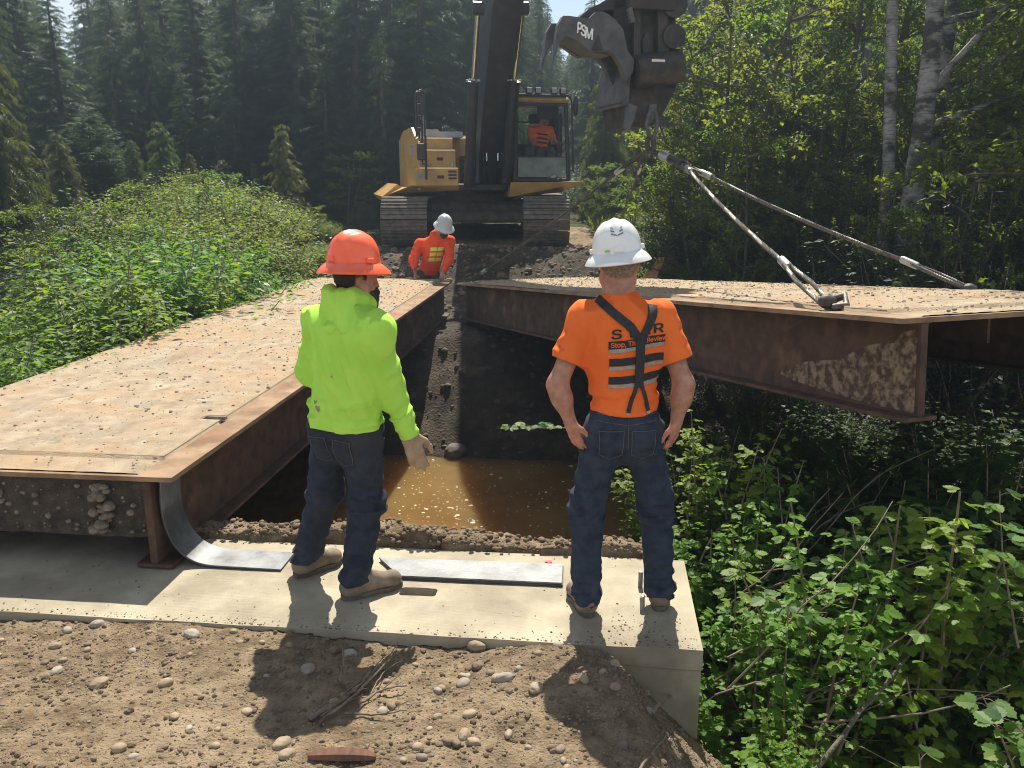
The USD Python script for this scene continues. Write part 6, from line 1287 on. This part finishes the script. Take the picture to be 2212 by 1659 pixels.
# ------------------------------------------------------------------ pads and plates on the concrete
m_pad = mat('galvanised_pad', (.12, .125, .13), (.25, .26, .27), scale=5, rough=.5, metal=.6, bump=.15, bscale=40, c=(.10, .10, .10), cscale=3, clo=.5, chi=.75, rough2=.7)
m_paddk = mat('pad_underside', (.035, .034, .033), (.07, .068, .065), scale=12, rough=.7)
pr = [(.012, .52), (.004, .40), (.006, .28), (.040, .16), (.11, .065), (.20, .022), (.32, .012), (.50, .010), (.66, .008)]
kk = np.linspace(0, 1, 40); dd = np.r_[0, np.cumsum(np.linalg.norm(np.diff(np.array(pr), axis=0), axis=1))]; from_ = np.array(pr)
from scipy.interpolate import CubicSpline
cs = CubicSpline(dd / dd[-1], from_); cv = cs(kk); tgv = norm(cs(kk, 1)); nv = np.c_[-tgv[:, 1], tgv[:, 0]]
base = nearR - right * (.128 - .02) ; base = np.array([base[0], base[1], 0]); Yd = np.array([.1035, .9946, 0.])
def strip(off0, off1):
    a, b = cv + nv * off0, cv + nv * off1; P_ = Polygon(np.vstack([a, b[::-1]])); m = trimesh.creation.extrude_polygon(P_, .215, engine='earcut'); v = m.vertices
    return trimesh.Trimesh(base + right * v[:, :1] + np.array([0, 0, 1.]) * v[:, 1:2] + Yd * (v[:, 2:] + .03 + .02), m.faces[:, ::-1], process=False)
t = thing('bearing_pad', 'grey metal-faced strip curling down the left steel beam onto the concrete', 'metal strip'); obj('facing', strip(.0005, .006), m_pad, t, smooth=30); obj('backing', strip(-.006, 0), m_paddk, t, smooth=30)
q0, q1, q2, q3 = pz(818, 1212, .0), pz(1216, 1226, 0), pz(1214, 1268, 0), pz(862, 1252, 0)
def plate(z0, z1, off, m, par, nm):
    P_ = Polygon([q0[:2] + off, q1[:2] + off, q2[:2] + off, q3[:2] + off]).buffer(-.002); obj(nm, extr(P_, z1 - z0, 'z', z0).subdivide_to_size(.2), m, par)
t = thing('bearing_pad', 'flat grey metal-faced pad lying on the concrete between the two workers', 'metal plate'); plate(.003, .014, np.array([.006, -.004]), m_paddk, t, 'backing'); plate(.0145, .024, np.array([0, 0.]), m_pad, t, 'facing')

# ------------------------------------------------------------------ stones, pebbles and sticks on the dirt
def gz1(x, y): return float(ground_z(np.array([x]), np.array([y]))[0])
rg = np.random.default_rng(31)
def on_dirt(u, v):
    z = 0.
    for _ in range(6): p = pz(u, v, z); z = gz1(p[0], p[1])
    return np.array([p[0], p[1], z])
big = [(1089, 1462, .040, 'pale round stone alone on the dirt between the two shadows', 0), (1158, 1485, .040, 'tan round stone right of the pale one between the shadows', 1), (1001, 1458, .028, 'small smooth tan stone left of the pale round one', 1), (1031, 1436, .032, 'brown stone half sunk just below the concrete edge', 2), (1029, 1394, .048, 'flat tan stone against the concrete edge between the workers', 1),
       (946, 1489, .024, 'grey-brown stone right of the dry twigs', 0), (1004, 1587, .040, 'largest of the cluster of stones near the bottom of the dirt', 1), (1023, 1601, .032, 'rounded tan stone at the right of the bottom cluster', 1), (985, 1603, .026, 'dark stone in the middle of the bottom cluster', 2), (964, 1599, .026, 'dull stone at the left end of the bottom cluster', 2), (1099, 1582, .024, 'lone tan stone right of the bottom cluster', 1), (1211, 1616, .025, 'brown stone near the bottom at the shadow\'s right', 2),
       (665, 1445, .042, 'grey stone in the lime worker\'s shadow, left of the twigs', 0), (756, 1411, .044, 'grey oblong stone in the shadow just below the concrete', 0), (722, 1402, .03, 'dark stone left of the oblong one in the shadow', 2), (608, 1606, .040, 'tan stone at the bottom left of the shadow', 1), (621, 1627, .036, 'tan stone below the one at the bottom left of the shadow', 1),
       (214, 1474, .042, 'round tan stone perched on the dirt at the left', 1), (414, 1368, .046, 'pale brick-shaped stone left below the concrete edge', 0), (120, 1394, .03, 'flat stone at the far left of the dirt below the concrete', 1), (122, 1448, .032, 'pale half-buried stone left of the perched one', 0), (211, 1346, .040, 'pale flat stone touching the concrete edge at the left', 0), (504, 1361, .022, 'small tan stone below the concrete, right of the brick-shaped one', 1), (1217, 1639, .016, 'small white pebble at the bottom border', 0)]
m_st = [mat('pale_stone', (.21, .185, .145), (.31, .275, .22), scale=14, rough=.75, bump=.2, bscale=60, bdist=.003), mat('tan_stone', (.20, .15, .095), (.31, .24, .16), scale=14, rough=.75, bump=.2, bscale=60, bdist=.003), mat('brown_stone', (.11, .08, .055), (.20, .15, .105), scale=14, rough=.8, bump=.2, bscale=60, bdist=.003)]
for u, v, r, lab, k in big:
    p = on_dirt(u, v + 4); r *= .76; m = blob(rg, r * rg.uniform(1.05, 1.35), r * rg.uniform(.8, 1.0), r * rg.uniform(.6, .78), 3, .2)
    obj('stone', xf(m, rg.uniform(0, 360), p + (0, 0, r * .16)), m_st[k], smooth=True, label=lab, cat='stone', group='loose stones on the dirt')
n = 0
while n < 70:
    x, y = rg.uniform(-2.4, 1.0), rg.uniform(2.5, 3.75); r_, s_ = rs(x, y)
    if s_ > -.03 or r_ > -.25 - .2 * s_: continue
    r = .011 + .016 * rg.random() ** 2; m = blob(rg, r * rg.uniform(1, 1.4), r, r * rg.uniform(.6, .85), 2, .16)
    obj('stone', xf(m, rg.uniform(0, 360), (x, y, gz1(x, y) + r * .2)), m_st[int(rg.choice([0, 1, 1, 2]))], smooth=True, label='small rounded stone among the scattered gravel on the foreground dirt', cat='stone', group='scattered small stones on the foreground dirt'); n += 1
def scatter(n, gen, smin, smax, pw, sub, seed, flat=.7, sink=.2, z=None):
    rg = np.random.default_rng(seed); ico = trimesh.creation.icosphere(subdivisions=sub); P_ = gen(rg, n); z = ground_z(P_[:, 0], P_[:, 1]) if z is None else z; s = smin + (smax - smin) * rg.random(len(P_)) ** pw
    sc = s[:, None] * rg.uniform(.7, 1.35, (len(P_), 3)) * (1, 1, flat); a = rg.uniform(0, 6.28, len(P_)); V = ico.vertices[None] * (1 + .25 * (rg.random((len(P_), len(ico.vertices), 1)) - .5)) * sc[:, None]
    c, sn = np.cos(a)[:, None], np.sin(a)[:, None]; V = np.stack([V[..., 0] * c - V[..., 1] * sn, V[..., 0] * sn + V[..., 1] * c, V[..., 2]], -1) + np.c_[P_, z + s * sink][:, None]
    return V.reshape(-1, 3), (ico.faces[None] + (np.arange(len(P_)) * len(ico.vertices))[:, None, None]).reshape(-1, 3)
def near_gen(rg, n):
    x, y = rg.uniform(-2.7, 1.9, n * 2), rg.uniform(2.3, 3.85, n * 2); r_, s_ = rs(x, y); q = fbm(x, y, 2.2, 41, 3); ok = (s_ < -.015) & (rg.random(n * 2) < .35 + 2.2 * np.maximum(q, 0)); return np.c_[x, y][ok][:n]
m_clod = mat('dirt_clods', (.14, .10, .062), (.27, .20, .13), scale=12, rough=1, isl=.3)
obj('fine_gravel', scatter(11000, near_gen, .0018, .0075, 3, 1, 51), m_pebble, smooth=True, label='fine gravel and pebbles strewn over the foreground dirt', cat='gravel', kind='stuff')
obj('dirt_crumbs', scatter(11000, near_gen, .002, .013, 3.5, 1, 52, .75, .1), m_clod, smooth=False, label='crumbs and clods of brown dirt strewn over the foreground', cat='dirt', kind='stuff')
def sill_gen(rg, n): r_ = rg.uniform(-3.6, -.02, n); s_ = np.where(rg.random(n) < .75, np.abs(rg.normal(0, .035, n)), rg.uniform(.02, .9, n)); k = rg.random(n) < .18; r_ = np.where(k, -.3 + rg.normal(0, .13, n), r_); s_ = np.where(k, .16 + rg.normal(0, .10, n), s_); return np.c_[rs2xy(np.minimum(r_, -.02), np.clip(s_, .01, .91))]
obj('sill_crumbs', scatter(1700, sill_gen, .001, .006, 5, 1, 58, .7, .1, 0.), m_clod, label='crumbs of dirt spilled on the concrete abutment', cat='dirt', kind='stuff')
def berm_gen(rg, n): r_, s_ = rg.uniform(-3.3, .1, n), rg.uniform(.93, 1.28, n); return np.c_[rs2xy(r_, s_)]
def far_gen(rg, n): x, y = rg.uniform(-3.2, 3.6, n), 8.6 + 7.2 * rg.random(n) ** .8; return np.c_[x, y]
obj('berm_gravel', scatter(2600, berm_gen, .003, .019, 3, 1, 53, .8, .15), m_clod, smooth=True, label='gravelly lip of dirt behind the concrete abutment', cat='gravel', kind='stuff')
obj('bank_gravel', scatter(4200, far_gen, .006, .05, 4, 1, 54, .8, -.05), mat('damp_gravel', (.09, .07, .048), (.19, .15, .105), scale=14, rough=.85, isl=.4), smooth=True, label='gravel and cobbles on the far bank below the digger', cat='gravel', kind='stuff')  # damp gravel, its colour also darkened for the shade under the decks
obj('bank_clods', scatter(2200, lambda rg, n: np.c_[rg.uniform(-3.4, 3.4, n), rg.uniform(13.4, 16.2, n)], .008, .075, 6, 1, 55, .8, -.15), m_clod, label='dark clods of dug dirt in front of the digger\'s tracks', cat='dirt', kind='stuff')
def stick(pts, r, m, lab, cat='stick', forks=0, seed=0):
    rg = np.random.default_rng(seed); t = thing('stick', lab, cat); pts = np.array(pts, float); q = np.linspace(0, 1, 10); d = np.linspace(0, 1, len(pts)); c = np.stack([np.interp(q, d, pts[:, i]) for i in range(3)], 1) + rg.normal(0, r * .5, (10, 3))
    obj('shaft', tube(c, r * np.linspace(1.1, .6, 10), 7), m, t, smooth=True)
    for k in range(forks):
        i = rg.integers(4, 9); d_ = norm(c[i] - c[i - 2] + rdir(rg, 1)[0] * .02); obj('twig', tube([c[i], c[i] + d_ * .05 + (0, 0, .015), c[i] + d_ * .10 + (0, 0, .02)], [r * .6, r * .45, r * .3], 5), m, t)
def gp(u, v, up=.012): p = on_dirt(u, v); p[2] += up; return p
stick([gp(668, 1562), gp(735, 1530, .03), gp(800, 1475, .03), gp(845, 1440, .05)], .009, m_stick, 'thickest dry stick in the shadowed twig pile below the lime worker', 'stick', 3, 1)
stick([gp(690, 1570), gp(760, 1520, .03), gp(862, 1432, .06)], .006, m_stick, 'long thin dry stick crossing the twig pile', 'stick', 2, 2)
stick([gp(745, 1545), gp(810, 1553, .02), gp(880, 1545, .02)], .005, m_stick, 'short pale stick at the lower right of the twig pile', 'stick', 1, 3)
stick([gp(775, 1530, .02), gp(830, 1500, .03), gp(880, 1492, .03)], .0055, m_stick, 'bent stick poking right out of the twig pile', 'stick', 1, 4)
stick([gp(735, 1480, .02), gp(745, 1440, .05), gp(738, 1402, .02)], .004, m_stick, 'thin upright twig in the lime worker\'s shadow', 'stick', 0, 5)
stick([gp(1408, 1560, .05), gp(1445, 1542, .10), gp(1482, 1530, .13)], .007, m_stick, 'forked grey stick against the shaded concrete face at the right', 'stick', 2, 6)
stick([gp(1372, 1690, .02), gp(1400, 1650, .03), gp(1440, 1600, .03)], .006, m_stick, 'dark stick on the shaded dirt slope at the bottom', 'stick', 0, 7)
for k_ in range(9):
    u_, v_ = 700 + 17 * k_ + rg.uniform(-20, 20), 1545 - 11 * k_ + rg.uniform(-14, 14); stick([gp(u_ - rg.uniform(20, 45), v_ + rg.uniform(15, 35)), gp(u_, v_, .035), gp(u_ + rg.uniform(20, 45), v_ - rg.uniform(15, 40), .03)], rg.uniform(.0022, .0045), m_stick, 'thin dry twig tangled in the pile below the lime worker', 'twig', 1, 40 + k_); tag(stage.GetPrimAtPath('/World/stick_%03d' % (USED[('/World', 'stick')] - 1)), None, None, 'thin twigs of the pile')
m_cedarw = mat('red_cedar_splinter', (.085, .035, .022), (.19, .085, .05), scale=8, rough=.8, stretch=(4, 1, 1))
a_, b_ = gp(665, 1640, .01), gp(812, 1640, .01); dv = norm(b_ - a_); nvx = np.cross((0, 0, 1.), dv); hl = []
for f, w, h in ((0, .004, .01), (.12, .022, .03), (.5, .03, .042), (.85, .026, .032), (1, .014, .012)): c = a_ + (b_ - a_) * f; hl += [c - nvx * w * .8, c + nvx * w * 1.1, c + (0, 0, h * .75) + nvx * w * .5, c + (0, 0, h * .5) - nvx * w * .5, c + (0, 0, -.02)]
obj('wood_splinter', trimesh.convex.convex_hull(np.array(hl)).subdivide(), m_cedarw, label='split red-brown cedar chunk lying at the bottom border', cat='wood piece')
# ------------------------------------------------------------------ creek rocks, foam, bank oddments
m_wetrock = mat('dark_wet_rock', (.05, .045, .038), (.12, .105, .09), scale=6, rough=.85, bump=.4, bscale=20, bdist=.02)
for u, v, r, lab in ((985, 975, .17, 'dark creek rock at the head of the sunlit water'), (955, 938, .30, 'larger dark rock on the far waterline left of the sunlit streak'), (1120, 925, .28, 'dark rock at the far waterline under the right bridge half'), (1200, 950, .22, 'dark rock in the shade behind the white-hat worker\'s left hand'), (1060, 945, .2, 'small dark rock at the far waterline between the larger ones')):
    p = pz(u, v, WATER_Z + .05); obj('creek_rock', xf(blob(np.random.default_rng(int(u)), r * 1.1, r * .8, r * .62, 3, .22), u * 3, p), m_wetrock, smooth=True, label=lab, cat='rock')
rgf = np.random.default_rng(8); fl = []
for i in range(560):
    u, v = rgf.uniform(790, 1240), rgf.uniform(990, 1185)
    if i % 3 and abs(u - (930 + (v - 990) * .05)) > 25 + (v - 990) * .55: continue
    p = pz(u, v, WATER_Z + .004); s = .003 + .017 * rgf.random() ** 4; a = np.sort(rgf.uniform(0, 6.28, 7)); fl.append(extr(Polygon(np.c_[p[0] + s * np.cos(a) * rgf.uniform(.6, 1.6), p[1] + s * np.sin(a)]).buffer(.0015, 1), .003, 'z', p[2]))
m_foam = mat('foam', (.60, .55, .42), (.75, .70, .58), scale=30, rough=.8)
obj('foam_flecks', cat_(fl), m_foam, label='pale flecks of foam and bubbles drifting on the sunlit water', cat='foam', kind='stuff')
p = px(562, 628, 11.9); p[2] = max(p[2], gz1(p[0], p[1]) + .05); m_wp = mat('white_plastic', (.72, .72, .70), (.80, .80, .78), scale=5, rough=.4)
sheet = trimesh.creation.icosphere(3, 1.0); sv = sheet.vertices * (1 + .5 * (meshkit.fbm(sheet.vertices * 2.2, 3, 6) - .5)[:, None]); obj('plastic_scrap', xf(trimesh.Trimesh(sv * (.13, .09, .12), sheet.faces), 20, p + (0, 0, .02)), m_wp, smooth=True, label='white plastic scrap in the brush at the left deck\'s far edge', cat='plastic scrap')
m_rock2 = mat('brown_boulder', (.16, .115, .075), (.27, .21, .14), scale=5, rough=.9, bump=.5, bscale=20, bdist=.03); p = px(1440, 585, 13.9)
obj('boulder', xf(blob(np.random.default_rng(7), .36, .28, .26, 3, .2), 25, p + (0, 0, .02)), m_rock2, smooth=True, label='brown boulder behind the right deck, right of the white helmet', cat='boulder')
m_fw = mat('fresh_orange_wood', (.42, .17, .06), (.56, .27, .11), scale=6, rough=.7, stretch=(1, 1, .3)); p0_, p1_ = px(1406, 600, 13.2), px(1426, 556, 13.3); nn_ = np.array([.09, 0, 0])
obj('split_log', trimesh.convex.convex_hull(np.array([p0_ - nn_, p0_ + nn_, p1_ - nn_ * .3, p1_ + nn_ * .8, p0_ + (0, .1, 0), p1_ + (0, .1, 0), p0_ - nn_ + (0, .1, -.2), p0_ + nn_ + (0, .1, -.2)])), m_fw, label='fresh orange split log leaning by the boulder', cat='log')
# grass on the bank right of the digger
rgg = np.random.default_rng(12); n = 9000; gxp, gyp = rgg.uniform(1.9, 4.6, n), rgg.uniform(16.2, 25, n); ok = gxp < 2.2 + (gyp - 14) * .30; gxp, gyp = gxp[ok], gyp[ok]; n = len(gxp)
obj('grass', leaves(np.c_[gxp, gyp, ground_z(gxp, gyp) - .02], norm(np.c_[rgg.normal(0, .45, (n, 2)), np.ones(n)]), rdir(rgg, n), rgg.uniform(.12, .38, n), 'blade'), m_grass, label='sunlit grass on the bank right of the excavator', cat='grass', kind='stuff')
# ------------------------------------------------------------------ bare canes beside the abutment and the nearest sprigs, leaf by leaf
rgc = np.random.default_rng(19); t = thing('bare_canes', 'tangle of bare brown canes fanning out beside the concrete corner', 'brush')
for k in range(75):
    r_, s_ = rgc.uniform(.08, .7), rgc.uniform(-.2, 1.5); x, y = rs2xy(r_, s_); z = rgc.uniform(-.75, -.15); a = np.clip(rgc.normal(.35, .6), -.8, 1.1)
    c = curve(rgc, (x, y, z), (math.cos(a) * .8, math.sin(a) * .6 - .1, rgc.uniform(.05, .9)), rgc.uniform(.5, 1.3), 8, .35, -.25); obj('cane', tube(c, np.linspace(.0065, .0025, 8) * rgc.uniform(.6, 1.3), 5), m_stick if k % 3 else m_bark, t, smooth=True)
c = [px(1745, 1690, 2.75), px(1790, 1625, 2.85), px(1880, 1520, 3.1), px(1996, 1379, 3.5), px(2060, 1320, 3.8)]
stick(c, .010, m_bark, 'long dark branch slanting through the pit at the lower right', 'branch', 3, 9)
stick([px(1545, 1500, 3.3), px(1640, 1470, 3.4), px(1690, 1478, 3.45)], .004, m_stick, 'pale bare twig sticking out right of the concrete face', 'stick', 1, 10)
m_sprig = [leafmat('sprig_leaf_%s' % n_, c_, .12, .02, .5) for n_, c_ in (('green', (.085, .19, .038)), ('pale', (.14, .25, .05)), ('deep', (.05, .12, .03)))]
def sprig(lab, base, tip, y0, y1, n, size, seed):
    rg = np.random.default_rng(seed); t = thing('salmonberry_sprig', lab, 'plant'); a, b = px(*base, y0), px(*tip, y1); c = curve(rg, a, b - a, np.linalg.norm(b - a), 10, .12, 0); c += (b - c[-1]) * np.linspace(0, 1, 10)[:, None]
    obj('stem', tube(c, np.linspace(.006, .002, 10), 6), m_stick, t, smooth=True)
    for k in range(n):
        f = (.15 + .85 * (k + .5) / n) * 9; i = min(int(f), 8); p = c[i] + (c[i + 1] - c[i]) * (f - i); az = k * 2.4 + rg.normal(0, .3); o = np.array([math.cos(az), math.sin(az), .25]); q = p + o * size * .7
        obj('leaf_stalk', tube([p, (p + q) / 2 + (0, 0, .006), q], .0016, 4), m_stick, t)
        A0 = norm(o * (1, 1, .3) + rg.normal(0, .15, 3)); N0 = norm(np.array([0, -.25, 1]) + rg.normal(0, .25, 3)); X = norm(np.cross(A0, N0))
        for sg, l_ in ((0, 1.1), (-1, .85), (1, .85)):
            A1 = norm(A0 * (.5 if sg else 1) + sg * X * .85 + (0, 0, -.12)); obj('leaf', leaves(q[None], A1[None], N0[None], np.array([size * l_ * rg.uniform(.85, 1.2)]), 'serrated'), m_sprig[int(rg.choice([0, 0, 1, 2]))], t)
sprig('bright salmonberry sprig with big toothed leaves in the bottom right corner', (2230, 1760), (2120, 1500), 2.25, 2.5, 11, .06, 1)
sprig('second big-leaved sprig crossing the bottom right corner at the border', (2330, 1720), (2190, 1560), 2.2, 2.35, 10, .06, 2)
sprig('single low sprig at the bottom border left of the corner sprigs', (2010, 1760), (1985, 1630), 2.3, 2.35, 4, .06, 3)
sprig('tall bright sprig at the right border below the steel beam', (2200, 1400), (2160, 1060), 3.3, 3.5, 14, .066, 4)
sprig('thin young sprig rising from the canes beside the concrete corner', (1570, 1500), (1590, 1190), 3.9, 4.2, 9, .055, 5)
sprig('sprig drooping over the canes right of the concrete face', (1760, 1350), (1660, 1290), 3.6, 3.5, 8, .06, 6)
sprig('leafy sprig arching over the creek left of the white-hat worker', (1290, 930), (1090, 925), 5.6, 5.5, 14, .055, 7)
sprig('pale sprig in the shaded bushes behind the white-hat worker', (1700, 1200), (1680, 1010), 4.6, 4.7, 10, .055, 8)
sprig('sunlit sprig standing over the dark middle of the bushes', (1930, 1400), (1840, 1130), 3.6, 3.8, 12, .055, 9)
# ------------------------------------------------------------------ thin sunlit haze
hz = usdkit.material(stage, LK + 'haze_air', {'v': ('principled_volume', {'color': (.66, .82, 1.0), 'density': .0019, 'anisotropy': .55})}, [], volume='v.volume')
obj('haze', bx(-175, -40, -4, 175, 260, 30), hz, kind='stuff', label='pale sunlit haze in the air of the clearing')
